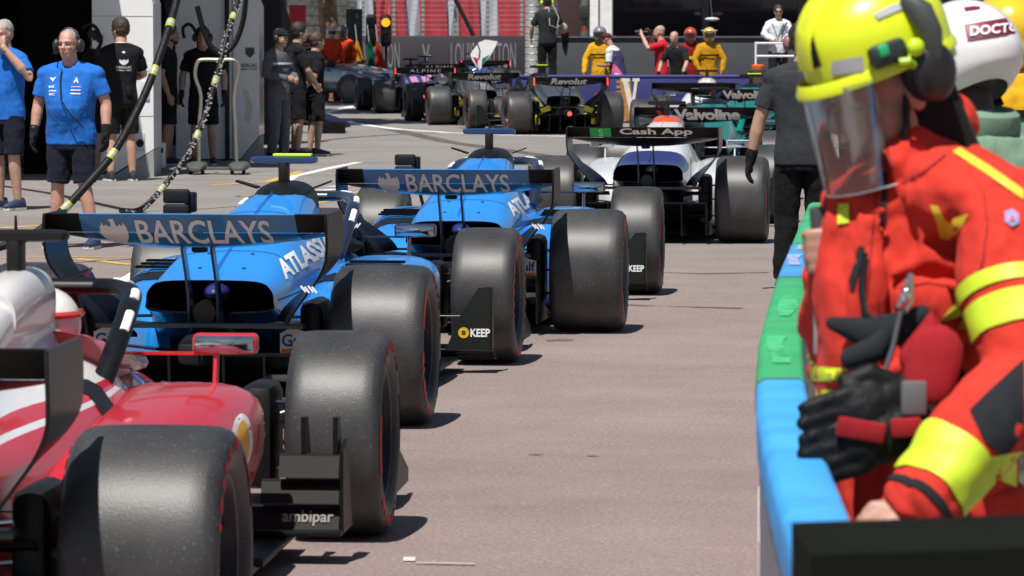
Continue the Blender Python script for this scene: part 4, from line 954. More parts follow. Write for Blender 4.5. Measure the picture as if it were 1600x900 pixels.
racing_car('white and navy racing car with green badge on black wing and orange airbox', (1.125, 33.68), 6.5, dict(
    body=rb_body, side=paint((.68, .68, .68)), wing=CARBON, text='Cash App', text_box=(-.19, .40, .884, .948), text_mat=WHITE, bold=.03, wing_extra=rb_wing, extra=rb_extra,
    endplate=plain('endplate', (.009, .0095, .011), .3, spec=.35), airbox=paint((.68, .10, .03)), hoop=paint((.68, .10, .03)), mirror=paint((.5, .52, .55)), nose=paint((.015, .02, .12)), arm=paint((.015, .02, .10))))
# green cars
GRN = (.0, .16, .13)
def aston(text_x=0):
    def wx(face, mp):
        for cx, col, d in ((-.40, (.5, .02, .02), 1), (-.31, (.02, .12, .5), -1)):
            shape_onto([(0, 1), (.5, 1), (1, 0), (.5, 0)] if d > 0 else [(0, 0), (.5, 0), (1, 1), (.5, 1)], (lambda u, v, cx=cx: face(cx + .085 * u, .84 + .08 * v) + V((0, -.004, 0))), plain('logo', col, .5), mp, 'logo_stroke')
    return dict(body=paint(GRN), side=paint(GRN), wing=CARBON, text='Valvoline', text_box=(-.22, .45, .825, .94), bold=.045, space=.95, shear=.0, wing_extra=wx, nose=paint(GRN), louvres=True,
                tcam=BLACK, halo=paint(GRN))
racing_car('green racing car with large silver wing lettering right ahead of the white and navy car', (1.93, 42.1), 7.0, aston())
a2 = aston(); a2['tcam2'] = plain('hi_vis_plate', (.55, .85, .05), .5)
racing_car('farther green racing car with silver wing lettering beside the striped white car', (3.06, 54.6), 7.0, a2)
def haas_extra(car, eng, bvh):
    for q in range(4):
        shape_onto([(0, 0), (.5, 0), (1, 1), (.5, 1)], onto(bvh, (.5, .5 + q * .3, .66), (0, .22, 0), (0, .05, .16), (-1, 0, -.4)), paint((.5, .02, .03)), eng, 'slash')
    for q in range(3):
        shape_onto([(0, 0), (.5, 0), (1, 1), (.5, 1)], lambda u, v, q=q: V((-.11 + q * .08 + .06 * u, 1.715, .93 + .05 * v)), paint((.5, .02, .03)), eng, 'slash')
racing_car('white racing car with red stripes in front of the blue pit wall', (2.75, 60.9), 7.0, dict(body=paint((.68, .68, .68)), side=paint((.66, .66, .66)), wing=CARBON, text=None, hoop=paint((.7, .7, .7)), extra=haas_extra, nose=paint((.68, .68, .68))))
# dark cars with yellow trim
def audi(lit):
    def ex(car, eng, bvh):
        y = paint((.62, .5, .0))
        for s in (1, -1):
            shape_onto([(0, 0), (.4, 0), (1, 1), (.75, 1)], onto(bvh, (.5 * s, -.02, .50), (0, .9, 0), (0, .0, .16), (-s, 0, -.3)), y, eng, 'yellow_flash')
            MB().box((s * .36, -.34, .42), (.17, .05, .09), Matrix.Rotation(R(20 * s), 3, 'Y'), ch=.01).build('yellow_fairing', y, car)
            MB().box((s * .47, -.25, .25), (.08, .05, .16), ch=.01).build('yellow_fairing', y, car)
    return dict(body=paint((.05, .052, .056)), side=paint((.045, .046, .05)), wing=CARBON, text='Revolut', text_box=(-.30, .30, .83, .935), text_mat=plain('silver_print', (.62, .62, .62), .5, amt=.03), bold=.035, lit=lit, extra=ex, arm=paint((.6, .48, .0)), nose=paint((.05, .05, .055)))
a1 = audi(True); a1['tcam2'] = plain('hi_vis_plate', (.55, .85, .05), .5)
racing_car('dark grey and yellow racing car with a lit red rain light beside the blue wall', (.84, 68.2), -11, a1)
racing_car('dark grey and yellow racing car with a white cover above its wing', (-.57, 74.8), -8, audi(False))
def alpine(lit=True, text=True):
    def ex(car, eng, bvh):
        pk = paint((.75, .28, .5))
        shape_onto([(0, 0), (1, 0), (1, 1), (0, 1)], onto(bvh, (-.27, -.02, 1), (.54, 0, 0), (0, .55, 0), (0, 0, -1)), pk, eng, 'pink_panel')
        shape_onto([(0, 0), (1, 0), (1, 1), (0, 1)], onto(bvh, (-.05, 0, 1.05), (.10, 0, 0), (0, .9, 0), (0, 0, -1), .008), paint((.02, .06, .25)), eng, 'blue_panel')
    return dict(body=paint((.03, .05, .2)), side=paint((.03, .05, .2)), wing=CARBON, text='ALPINE' if text else None, text_box=(-.30, .34, .85, .92), bold=.0, space=1.3, lit=lit, extra=ex if text else None, nose=paint((.03, .05, .2)))
racing_car('pink and blue racing car with silver capitals on its wing, far left of the queue', (-1.88, 85.0), -8, alpine())
a3 = alpine(); a3['tcam2'] = plain('hi_vis_plate', (.55, .85, .05), .5)
racing_car('pink and blue racing car half hidden ahead of its twin', (-1.75, 93.5), -8, a3)
racing_car('farthest dark racing car with two red tail lights lit', (-.75, 103.5), -8, alpine(True, False))

# white cooling cover hanging over the dark car's wing
t = thing('airbox_cover', 'white teardrop cover with red and green panels above a dark racing car', 'cover', at(750, 108, 76.75))
P = [(0, -.02), (.05, .08), (.20, .26), (.30, .44), (.33, .52), (.10, .55), (-.02, .50), (-.10, .40), (-.18, .28), (-.15, .18), (-.06, .03)]
MB().prism([(x, -.05, z) for x, z in P], (0, .10, 0)).build('shell', plain('white_cloth', (.75, .75, .75), .6), t, sharp=40)
MB().prism([(-.14, -.054, .23), (-.03, -.054, .20), (-.05, -.054, .06)], (0, .003, 0)).build('red_panel', paint((.5, .02, .04)), t)
MB().prism([(.03, -.054, .05), (.18, -.054, .27), (.04, -.054, .20)], (0, .003, 0)).build('green_panel', paint((.01, .2, .1)), t)
MB().tube([(-.05, -.055, .48), (0, -.055, .35), (-.02, -.055, .2)], .012, 6).build('strap', BLACK, t)
MB().tube([(0, 0, .03), (-.14, 0, -.02)], .012, 6).build('peg', STEEL, t)
# ------------------------------------------------------------------ people
FOLD = bpy.data.textures.new('fold', 'CLOUDS'); FOLD.noise_scale = 0.11; FOLD.noise_depth = 2
FOLD2 = bpy.data.textures.new('fold_fine', 'CLOUDS'); FOLD2.noise_scale = 0.05; FOLD2.noise_depth = 2
def remesh(o, vox, smooth=2, fold=0.0, tex=None):
    m = o.modifiers.new('remesh', 'REMESH'); m.mode = 'VOXEL'; m.voxel_size = vox; m.use_smooth_shade = True
    if smooth:
        s = o.modifiers.new('smooth', 'SMOOTH'); s.factor = 0.5; s.iterations = smooth
    if fold:
        d = o.modifiers.new('folds', 'DISPLACE'); d.texture = tex or FOLD; d.strength = fold; d.mid_level = 0.5; d.texture_coords = 'LOCAL'
    return o
def hand(mb, w, d, up, thumb, curl=0.5, k=1.0, grow=0.0):
    """w wrist, d hand direction, up back-of-hand direction, thumb direction"""
    w, d = V(w), V(d).normalized(); up = V(up); up = (up - d * up.dot(d)).normalized(); s = V(thumb); s = (s - d * s.dot(d) - up * s.dot(up)).normalized()
    g = grow
    mb.tube([w, w + d * .035 * k, w + d * .075 * k], [.026 * k + g, .036 * k + g, .037 * k + g], 10, .55, up, True)
    for i, (off, ln) in enumerate(((.030, .072), (.010, .080), (-.011, .074), (-.031, .058))):
        p = w + d * .085 * k + s * off * k; pts = [p]; a = curl * .5; seg = ln * k / 3
        for q in range(3):
            p = p + (d * math.cos(a) - up * math.sin(a)) * seg; pts.append(p); a += curl * .75
        mb.tube(pts, [.0098 * k + g, .0095 * k + g, .0085 * k + g, .0072 * k + g], 8, 1, up, True)
    p = w + d * .025 * k + s * .028 * k
    mb.tube([p, p + (s * .7 + d * .75) * .034 * k, p + (s * .55 + d * 1.5 - up * .3) * .04 * k], [.014 * k + g, .0115 * k + g, .009 * k + g], 8, 1, up, True)
def head_parts(mb, c, k=1.0, rot=None, chin=1.0):
    rot = rot or Matrix.Identity(3)
    def P(x, y, z): return V(c) + rot @ (V((x, y, z)) * k)
    def E(p, r): mb.ell(P(*p), [q * k for q in r], 18, 12, rot)
    E((0, -.012, .03), (.076, .095, .092)); E((0, .018, -.035), (.066, .072, .078)); E((0, .04, -.085), (.042, .042, .036))
    E((0, .070, .022), (.056, .024, .018)); E((.034, .060, -.022), (.024, .026, .02)); E((-.034, .060, -.022), (.024, .026, .02))
    mb.tube([P(0, .082, .012), P(0, .106, -.026)], [.009 * k, .0145 * k], 8, 1, V((1, 0, 0)), True); E((.0, .094, -.030), (.020, .013, .010))
    E((0, .083, -.056), (.024, .014, .008)); E((0, .082, -.068), (.021, .013, .008))
    for s in (1, -1): E((s * .078, -.012, -.005), (.010, .021, .032))
    return P
def person(label, pos, rz, H=1.78, skn=(.46, .27, .19), top=None, bottom=None, armR=None, armL=None, legR=None, legL=None, lean=(0, 0), belly=0.0, hair=None, hair_len=1.0,
           head=(0, 0), shoes=(.02, .02, .03), gloves=None, vox=.011, group=None, cat='person', z=0.0, handR=None, handL=None, wide=1.0, extras=None, beard=None, sole=(.6, .6, .6)):
    """arm: (elbow, wrist); leg: (knee, ankle); local axes: x to the person's right, y forward"""
    t = thing('person', label, cat, (pos[0], pos[1], z), rz, group, H / 1.78)
    lx, ly = lean
    def T(x, y, zz):
        f = max(0, (zz - .92) / .58); return V((x + lx * f, y + ly * f, zz))
    tor = [(.84, .160, .115, 0), (.93, .165, .120, 0), (1.03, .150, .112, .5), (1.13, .152, .112, 1), (1.24, .168, .118, .6), (1.34, .182, .120, .2), (1.42, .176, .106, 0), (1.475, .115, .082, 0)]
    def torso(mb, grow, z0=.84, z1=1.48):
        rings = []
        for zz, rx, ry, b in catmull(tor, 2):
            if zz < z0 - .03 or zz > z1: continue
            rx = rx * wide + grow; ryf = ry + grow; c = T(0, -.01, zz)
            rings.append([c + V((rx * math.copysign(abs(math.cos(a)) ** .85, math.cos(a)), (ryf + (belly * b if math.sin(a) > 0 else 0)) * math.sin(a), 0)) for a in (2 * math.pi * q / 20 for q in range(20))])
        mb.loft(rings)
    SH = {1: T(.182 * wide, -.01, 1.402), -1: T(-.182 * wide, -.01, 1.402)}
    arms = {1: armR or ((.265, -.03, 1.15), (.275, .06, .90)), -1: armL or ((-.265, -.03, 1.15), (-.275, .06, .90))}
    legs = {1: legR or ((.105, .015, .50), (.12, -.02, .085)), -1: legL or ((-.105, .015, .50), (-.12, -.02, .085))}
    arms = {s: (V(a), V(b)) for s, (a, b) in arms.items()}; legs = {s: (V(a), V(b)) for s, (a, b) in legs.items()}
    hips = {s: V((s * .092, 0, .90)) for s in (1, -1)}
    # body: one surface from head to feet
    mb = MB(); torso(mb, -.012)
    for s in (1, -1): mb.tube([T(0, -.015, 1.455), T(s * .09, -.012, 1.435), SH[s]], [.068, .064, .058], 12, 1, V((0, 1, 0)), True)
    hc = T(0, .03, 1.642) + V((0, .02 * (1 if ly >= 0 else -1), 0)); rot = Matrix.Rotation(R(head[0]), 3, 'Z') @ Matrix.Rotation(R(head[1]), 3, 'X')
    mb.tube([T(0, -.015, 1.44), hc + rot @ V((0, -.015, -.06))], [.068, .060], 12, 1, V((0, 1, 0)), True)
    P = head_parts(mb, hc, 1.0, rot)
    for s in (1, -1):
        e, w = arms[s]; d = (w - e).normalized()
        mb.tube([SH[s], SH[s].lerp(e, .35), e, e.lerp(w, .3), w], [.058, .054, .045, .047, .031], 12, 1, V((0, 1, 0)), True)
        hd = (handR if s > 0 else handL) or {}
        dd = V(hd.get('d', d)); up = V(hd.get('up', (s, .15, 0))); th = V(hd.get('thumb', (0, 1, 0)))
        hand(mb, w, dd, up, th, hd.get('curl', .45))
        if gloves:
            gl = MB(); hand(gl, w, dd, up, th, hd.get('curl', .45), 1.04, .004); gl.tube([w - d * .05, w + d * .02], [.040, .036], 12, 1, V((0, 1, 0)), True)
            remesh(gl.build('glove', cloth(gloves, .5), t), vox, 1)
        k, a = legs[s]
        mb.tube([hips[s], hips[s].lerp(k, .4), k, k.lerp(a, .3), k.lerp(a, .65), a], [.085, .080, .054, .057, .048, .036], 12, 1, V((0, 1, 0)), True)
        mb.tube([a + V((0, -.03, -.045)), a + V((s * .01, .07, -.05)), a + V((s * .02, .15, -.06))], [.036, .038, .03], 10, .75, V((0, 0, 1)), True)
    body = mb.build('body', skin(skn), t); remesh(body, vox, 2)
    # face details
    for s in (1, -1):
        ey = MB().ell(P(s * .031, .0745, .003), (.0135, .010, .0085), 10, 6).build('eye', plain('eye_white', (.6, .58, .55), .3), body)
        MB().ell(P(s * .031, .083, .003), (.006, .004, .006), 8, 6).build('iris', plain('iris', (.03, .02, .015), .2), ey)
        MB().tube([P(s * .014, .096, .027), P(s * .03, .098, .031), P(s * .05, .084, .026)], .0045, 6).build('eyebrow', plain('brow', hair or (.12, .09, .07), .8), body)
    MB().ell(P(0, .095, -.062), (.022, .006, .004), 10, 6).build('mouth', plain('lips', (.30, .10, .09), .5), body)
    # clothes
    if top:
        c, sleeve = top[0], top[1]
        mb = MB(); torso(mb, .02, .84 if sleeve < .9 else .80, 1.47)
        for s in (1, -1): mb.tube([T(0, -.015, 1.450), T(s * .09, -.012, 1.432), SH[s]], [.082, .077, .072], 14, 1, V((0, 1, 0)), True)
        for s in (1, -1):
            e, w = arms[s]
            if sleeve <= 1: pts = [SH[s] + V((-s * .03, 0, .0)), SH[s].lerp(e, .5 * sleeve), SH[s].lerp(e, sleeve)]; rr = [.070, .071, .072]
            else: pts = [SH[s] + V((-s * .03, 0, .0)), SH[s].lerp(e, .5), e, e.lerp(w, .5), e.lerp(w, .95)]; rr = [.080, .078, .070, .062, .050]
            mb.tube(pts, rr, 12, 1, V((0, 1, 0)), sleeve > 1)
        col = [T(0, -.012, 1.45), T(0, -.008, 1.505)]
        mb.tube(col, [.085, .068], 14, .95, V((0, 1, 0)))
        sh = mb.build('shirt' if sleeve <= 1 else 'jacket', cloth(c), t); remesh(sh, vox, 2, .013 if sleeve <= 1 else .026)
    if bottom:
        c, ln = bottom; mb = MB()
        rings = [[T(0, -.008, zz) + V((rx * wide * math.cos(a), ry * math.sin(a), 0)) for a in (2 * math.pi * q / 20 for q in range(20))] for zz, rx, ry in ((.80, .172, .127), (.86, .176, .130), (.92, .164, .118), (.95, .15, .105))]
        mb.loft(rings)
        for s in (1, -1):
            k, a = legs[s]; h = hips[s] + V((0, 0, -.02))
            if ln <= 1: pts = [h, h.lerp(k, .5 * ln), h.lerp(k, ln)]; rr = [.098, .098, .094]
            else: pts = [h, h.lerp(k, .5), k, k.lerp(a, .5), a + V((0, 0, .0))]; rr = [.098, .094, .082, .078, .072]
            mb.tube(pts, rr, 14, 1, V((0, 1, 0)), False)
        remesh(mb.build('shorts' if ln <= 1 else 'trousers', cloth(c), t), vox, 2, .025)
    for s in (1, -1):
        a = legs[s][1]
        mb = MB()
        mb.loft([[a + V((s * ox + rx * math.cos(q), y, -.045 + .0 + (rz_ * math.sin(q) if math.sin(q) > 0 else .022 * math.sin(q)))) for q in (2 * math.pi * j / 14 for j in range(14))]
                 for y, rx, rz_, ox in ((-.085, .024, .03, 0), (-.07, .038, .075, 0), (-.01, .044, .085, .003), (.06, .047, .055, .008), (.13, .050, .035, .015), (.18, .038, .022, .018), (.195, .02, .012, .018))])
        so = mb.build('shoe', plain('shoe', shoes, .6, amt=.3, scale=30), t)
        MB().prism([a + V((s * (.0 + ox) + xx, yy, -.082)) for xx, yy, ox in ((-.035, -.08, 0), (.035, -.08, 0), (.05, .05, .01), (.042, .17, .018), (0, .20, .018), (-.04, .17, .018), (-.045, .05, .01))], (0, 0, .022)).build('sole', plain('sole', sole, .6), so)
    if hair:
        mb = MB(); hs = 0.004 + .014 * hair_len
        mb.ell(P(0, -.030, .050), (.076 + hs, .086 + hs, .079 + hs), 20, 12, rot)
        mb.ell(P(0, -.050, .0), (.070 + hs, .055 + hs * .7, .075), 16, 10, rot)
        if hair_len > .8:
            rnd = random.Random(int(pos[1] * 100))
            for q in range(26):
                a = rnd.uniform(0, 6.28); b = rnd.uniform(.1, 1.1)
                mb.ell(P(.072 * math.sin(b) * math.cos(a), -.015 + .085 * math.sin(b) * math.sin(a), .055 + .082 * math.cos(b)), (.02, .024, .018), 8, 6)
        ho = mb.build('hair', plain('hair', hair, .6, amt=.4, scale=60, bump=(140, .01)), t); remesh(ho, max(.007, vox * .8), 1, .012, FOLD2)
    if beard:
        mb = MB(); mb.ell(P(0, .045, -.078), (.052, .050, .040), 14, 8, rot); mb.ell(P(.0, .02, -.05), (.069, .055, .04), 14, 8, rot)
        remesh(mb.build('beard', plain('beard', beard, .8, amt=.4, scale=60), t), .008, 1)
    if extras: extras(t, P, T, arms, legs)
    return t
def helmet(t, P, col, visor=True, k=1.0, band=None):
    mb = MB(); mb.ell(P(0, -.012, .035), (.128 * k, .150 * k, .128 * k), 22, 14); mb.ell(P(0, -.03, -.03), (.118 * k, .125 * k, .105 * k), 20, 12)
    o = mb.build('helmet', paint(col, .25), t); remesh(o, .012, 2)
    MB().loft([[P(.115 * k * math.sin(a), .02 + .135 * k * math.cos(a), z) for a in (R(-70 + 14 * q) for q in range(11))] + [P(.108 * k * math.sin(a), .02 + .128 * k * math.cos(a), z) for a in (R(70 - 14 * q) for q in range(11))] for z in (-.045, .045)]).build('visor', plain('dark_visor', (.02, .02, .025), .12, coat=.5), o)
    if band: MB().tube([P(.15 * k * math.sin(a), -.012 + .155 * k * math.cos(a), .095) for a in (R(20 * q) for q in range(19))], .012, 6).build('stripe', paint(band), o)
    return o
def cap(t, P, col):
    mb = MB(); mb.ell(P(0, -.012, .062), (.092, .112, .072), 18, 10); mb.box(P(0, .125, .050), (.13, .09, .012), ch=.005)
    return remesh(mb.build('cap', cloth(col, .3), t), .009, 1)
def headset(t, P, band=(.02, .02, .02), cups=(.02, .02, .02), mic=True):
    o = MB().tube([P(.095 * math.cos(a), -.01, .0 + .135 * math.sin(a)) for a in (R(18 * q) for q in range(11))], .013, 8, .6).build('headset', plain('headset', band, .5), t)
    for s in (1, -1): MB().ell(P(s * .102, -.008, -.005), (.034, .046, .055), 14, 10).build('ear_cup', plain('ear_cup', cups, .45), o)
    if mic: MB().tube([P(.105, .02, -.03), P(.085, .09, -.07), P(.04, .115, -.068)], .006, 6).build('microphone', BLACK, o)
    return o
BLACK_T = (.012, .012, .014)  # the team clothing's own black
POLO = (.02, .14, .52)
def bvh_of(t, *kinds):
    o = next(c for c in t.children if c.name.split('.')[0] in kinds)
    return BVHTree.FromObject(o, bpy.context.evaluated_depsgraph_get()), o
# --- left side of the pit lane
def polo_extras(t, P, T, arms, legs):
    headset(t, P)
    bv, sh = bvh_of(t, 'shirt'); w = WHITE
    def pl(x, z, wd, h): return onto(bv, (x, 1, z), (-wd, 0, 0), (0, 0, h), (0, -1, 0), .005)
    letter('eni', pl(.135, 1.295, .05, .024), w, sh); letter('MSC', pl(.125, 1.235, .055, .02), w, sh)
    for q, (x, z, ww, h) in enumerate(((.13, 1.268, .07, .008), (-.06, 1.30, .075, .010), (-.06, 1.275, .075, .008), (-.06, 1.245, .075, .010))):
        shape_onto([(0, 0), (1, 0), (1, 1), (0, 1)], pl(x, z, ww, h), w if q != 1 else plain('pink_print', (.75, .25, .45), .5), sh, 'print')
    shape_onto([(0, .7), (.35, .25), (.6, 0), (.75, .3), (1, .9), (.6, .6), (.45, .75)], pl(.135, 1.345, .06, .045), w, sh, 'print')
    letter('A', pl(-.075, 1.335, .04, .045), w, sh)
    MB().tube([V((.03, .12, 1.45)), V((.03, .165, 1.36)), V((0, .225, 1.2)), V((-.08, .225, 1.08)), V((-.16, .15, .98))], .005, 6).build('cable', BLACK, t)
    MB().tube([arms[1][1] + V((.012, 0, .035)), arms[1][1] + V((-.012, 0, .03))], .036, 10).build('watch', BLACK, t)
person('man in bright blue polo shirt with black headset standing left of the blue cars', gp(112, 388)[:2], R(180 - 14), 1.76, (.50, .27, .20), (POLO, .72), ((.012, .014, .026), .92),
       armR=((.285, -.02, 1.16), (.30, .04, .93)), armL=((-.29, -.03, 1.17), (-.31, .03, .94)), belly=.085, hair=(.30, .27, .25), hair_len=.03, gloves=(.012, .012, .014), vox=.0075, head=(-4, 0), shoes=(.02, .03, .08), wide=1.18,
       legR=((.11, .015, .50), (.14, -.02, .085)), legL=((-.13, .03, .50), (-.19, .0, .085)), extras=polo_extras)
person('grey haired man in bright blue shirt touching his face at the left edge', gp(12, 328)[:2], R(180 - 40), 1.84, (.45, .26, .19), (POLO, .74), ((.012, .014, .026), .95),
       armL=((-.33, .02, 1.24), (-.13, .16, 1.52)), handL=dict(d=(.3, -.1, 1), up=(-.3, 1, 0), thumb=(1, .2, 0), curl=1.0), belly=.03, hair=(.32, .31, .3), hair_len=.5, beard=(.35, .33, .31), vox=.009, head=(10, -4), shoes=(.02, .03, .08),
       extras=lambda t, P, T, arms, legs: MB().tube([arms[-1][1] + V((0, 0, -.055)), arms[-1][1] + V((0, 0, -.03))], .042, 12).build('watch', plain('watch', (.03, .06, .2), .4), t))
def cad_extras(t, P, T, arms, legs):
    bv, sh = bvh_of(t, 'shirt'); w = WHITE
    pl = lambda x, z, ww, h: onto(bv, (x, -1, z), (ww, 0, 0), (0, 0, h), (0, 1, 0), .005)
    letter('CADILLAC', pl(-.085, 1.235, .17, .026), w, sh, space=1.2); letter('FORMULA 1 TEAM', pl(-.08, 1.208, .16, .012), w, sh)
    shape_onto([(0, 1), (0, .5), (.2, .2), (.5, 0), (.8, .2), (1, .5), (1, 1), (.75, .8), (.5, .95), (.25, .8)], pl(-.05, 1.27, .10, .065), w, sh, 'crest')
    shape_onto([(0, 0), (1, 0), (1, 1), (0, 1)], pl(-.015, 1.40, .03, .02), w, sh, 'print')
    MB().tube([T(.075 * math.cos(a), -.015 + .07 * math.sin(a), 1.515) for a in (R(30 * q) for q in range(13))], .006, 6).build('collar_trim', w, t)
    MB().box((.05, -.145, .99), (.06, .04, .10), ch=.01).build('radio', BLACK, t)
person('man in black team shirt seen from behind with a white crest on his back', gp(190, 283)[:2], R(18), 1.87, (.44, .26, .18), (BLACK_T, .72), ((.013, .013, .015), .95), armR=((.27, .08, 1.16), (.14, .30, 1.12)), armL=((-.27, .08, 1.16), (-.12, .30, 1.12)),
       hair=(.035, .022, .015), hair_len=1.2, vox=.0085, head=(28, -12), extras=cad_extras, shoes=(.02, .02, .022), sole=(.7, .7, .7))
person('dark figure half hidden behind the man in the polo shirt', gp(148, 276)[:2], R(-70), 1.78, (.3, .18, .13), (BLACK_T, .74), (BLACK_T, .95), vox=.012, extras=lambda t, P, *a: (cap(t, P, (.02, .02, .022)), headset(t, P)), hair=(.03, .02, .015), hair_len=.4)
person('bearded man in black standing in the dark gap between the white panels', gp(262, 258)[:2], R(-95), 1.80, (.36, .21, .15), (BLACK_T, .74), (BLACK_T, .95), hair=(.02, .014, .01), beard=(.03, .02, .015), vox=.012, group=None)
person('man in black shirt and gloves facing out behind the steel hoop trolley', gp(318, 258)[:2], R(180), 1.78, (.40, .22, .15), (BLACK_T, .74), (BLACK_T, .95), hair=(.03, .022, .016), gloves=(.015, .017, .02), vox=.010, extras=lambda t, P, *a: headset(t, P, mic=False))
# group by the second panel
def grey_extras(t, P, T, arms, legs):
    cap(t, P, (.015, .016, .02)); headset(t, P)
    for z, h, c in ((1.28, .035, (.62, .64, .66)), (1.24, .05, (.01, .012, .03))):
        MB().loft([[T(.225 * math.cos(a), -.01 + .165 * math.sin(a), zz) for a in (2 * math.pi * q / 24 for q in range(24))] for zz in (z, z + h)], (False, False)).build('reflective_band', plain('band', c, .4), t, fix=False)
    MB().box(T(-.10, -.02, 1.462), (.14, .05, .012), Matrix.Rotation(R(-14), 3, 'Y'), ch=.004).build('shoulder_patch', WHITE, t)
person('man in grey overalls with a white chest band and dark cap beside the panel', gp(436, 249)[:2], R(180 + 52), 1.76, (.42, .25, .18), ((.10, .108, .12), 2), ((.10, .108, .12), 2), armR=((.26, .0, 1.16), (.10, .22, 1.10)), armL=((-.26, .0, 1.16), (-.08, .24, 1.08)), vox=.011, extras=grey_extras, hair=(.1, .09, .08), hair_len=.2)
person('taller dark haired man in black shirt and shorts beside the man in grey', gp(464, 246)[:2], R(-75), 1.84, (.40, .25, .18), (BLACK_T, .8), (BLACK_T, 1.0), hair=(.02, .014, .012), hair_len=1.3, vox=.011, armR=((.25, .10, 1.14), (.12, .24, .96)), armL=((-.25, .1, 1.14), (-.1, .26, .95)), shoes=(.02, .02, .022))
person('shorter brown haired man in black shirt looking towards the far cars', gp(492, 243)[:2], R(-60), 1.70, (.42, .26, .19), (BLACK_T, .8), (BLACK_T, 1.0), hair=(.07, .04, .025), hair_len=1.0, vox=.011, armR=((.22, -.12, 1.14), (.05, -.2, .98)), armL=((-.22, -.12, 1.14), (-.05, -.2, .97)), shoes=(.02, .02, .022))
# man pushing the white and navy car
def pusher_extras(t, P, T, arms, legs):
    MB().tube([arms[-1][1] + V((0, 0, .015)), arms[-1][1] + V((0, 0, .04))], .038, 10).build('wristband', BLACK, t)
    headset(t, P, (.03, .03, .03), (.25, .12, .13), mic=False)
person('man in charcoal t-shirt and black glove walking beside the white and navy car', (1.93, 27.2), R(-6), 1.80, (.42, .25, .18), ((.035, .037, .042), .70), ((.008, .008, .009), 2), armL=((-.285, -.0, 1.13), (-.34, .02, .88)), hair=(.025, .018, .014), hair_len=1.3, gloves=(.012, .012, .013), vox=.0085, wide=1.05, extras=pusher_extras)
# far side: marshals and photographers behind the blue wall
YW = 78.4
def F(px, Y): return ((px - 800) * Y / FPX, Y)
YEL = (.62, .33, .015)
def yel_extras(hc, band):
    def f(t, P, T, arms, legs):
        helmet(t, P, hc, band=band)
        MB().loft([[T(.225 * math.cos(a), -.01 + .165 * math.sin(a), zz) for a in (2 * math.pi * q / 20 for q in range(20))] for zz in (1.24, 1.275)], (False, False)).build('chest_band', BLACK, t, fix=False)
    return f
person('marshal in yellow overalls and grey helmet leaning on the blue wall', F(938, YW), R(180 - 20), 1.78, (.3, .17, .12), (YEL, 2), (YEL, 2), armR=((.28, .06, 1.16), (.26, .20, .92)), vox=.014, extras=yel_extras((.16, .18, .21), None), group=None)
person('marshal in yellow overalls with a yellow helmet right of the photographers', F(1107, YW + .4), R(180 + 10), 1.76, (.35, .2, .14), ((.45, .22, .01), 2), ((.45, .22, .01), 2), armR=((.29, .06, 1.16), (.22, .16, .95)), armL=((-.29, .06, 1.16), (-.22, .16, .95)), vox=.014, extras=yel_extras((.62, .40, .03), (.6, .6, .6)))  # overalls a darker yellow: shade from overhead painted into the cloth
def vest_extras(t, P, T, arms, legs):
    cap(t, P, (.10, .02, .03))
    mb = MB(); mb.loft([[T(rx * math.cos(a), -.02 + ry * math.sin(a), zz) for a in (2 * math.pi * q / 18 for q in range(18))] for zz, rx, ry in ((.92, .2, .16), (1.1, .19, .155), (1.3, .21, .16), (1.42, .19, .14))])
    o = mb.build('vest', banded('pink_navy_cloth', [(-1, (.03, .03, .10)), (-.10, (.62, .10, .25)), (-.03, (.5, .5, .62)), (.05, (.62, .10, .25)), (.10, (.03, .03, .10))], (1, .2, .25), .8, 0), t); remesh(o, .014, 2, .03)
person('photographer in pink and navy vest and dark red cap bent over a camera', F(966, YW - .6), R(62), 1.68, (.38, .2, .14), ((.6, .6, .6), .8), ((.03, .03, .04), 2), lean=(0, .16), armR=((.24, .10, 1.12), (.12, .34, 1.12)), armL=((-.24, .1, 1.12), (-.1, .36, 1.12)), vox=.014, head=(0, -25), extras=vest_extras)
def red_cam(t, P, T, arms, legs):
    o = MB().box(P(0, .16, .0), (.14, .08, .10), ch=.012).build('camera', BLACK, t)
    MB().lathe([(.18, .035), (.26, .04), (.40, .048), (.44, .05)], 14, 'y', P(0, 0, 0), (True, True)).build('lens', BLACK, o)
    MB().box(T(0, -.135, 1.2), (.20, .02, .40), ch=.02).build('back_print', plain('pink_panel', (.65, .3, .33), .7), t)
person('bald photographer in red shirt aiming a long lens to the left', F(1033, YW - .2), R(80), 1.82, (.50, .28, .21), ((.52, .02, .03), .85), ((.05, .05, .06), 2), armR=((.28, .16, 1.32), (.10, .25, 1.62)), armL=((-.24, .22, 1.35), (-.06, .36, 1.60)), hair=(.4, .26, .2), hair_len=.02, vox=.014, extras=red_cam)
person('bald man in black shirt leaning both arms on the blue wall', F(1060, YW - 1.0), R(150), 1.70, (.45, .26, .19), ((.018, .018, .02), .8), ((.02, .02, .024), 2), lean=(0, .12), armR=((.30, .16, 1.16), (.30, .30, .93)), armL=((-.26, .16, 1.16), (-.24, .30, .93)), gloves=(.01, .01, .01), hair=(.4, .26, .2), hair_len=.02, head=(0, -22), vox=.014)
person('marshal in dark red overalls behind the man in black, orange hood', F(1078, YW + 1.2), R(180), 1.76, (.3, .17, .12), ((.22, .015, .015), 2), ((.02, .02, .03), 2), vox=.016, extras=lambda t, P, T, *a: (helmet(t, P, (.5, .06, .02)), MB().loft([[T(.225 * math.cos(a_), -.01 + .165 * math.sin(a_), zz) for a_ in (2 * math.pi * q / 20 for q in range(20))] for zz in (1.18, 1.23)], (False, False)).build('hi_vis_band', plain('hi_vis', (.45, .6, .03), .5), t, fix=False)))
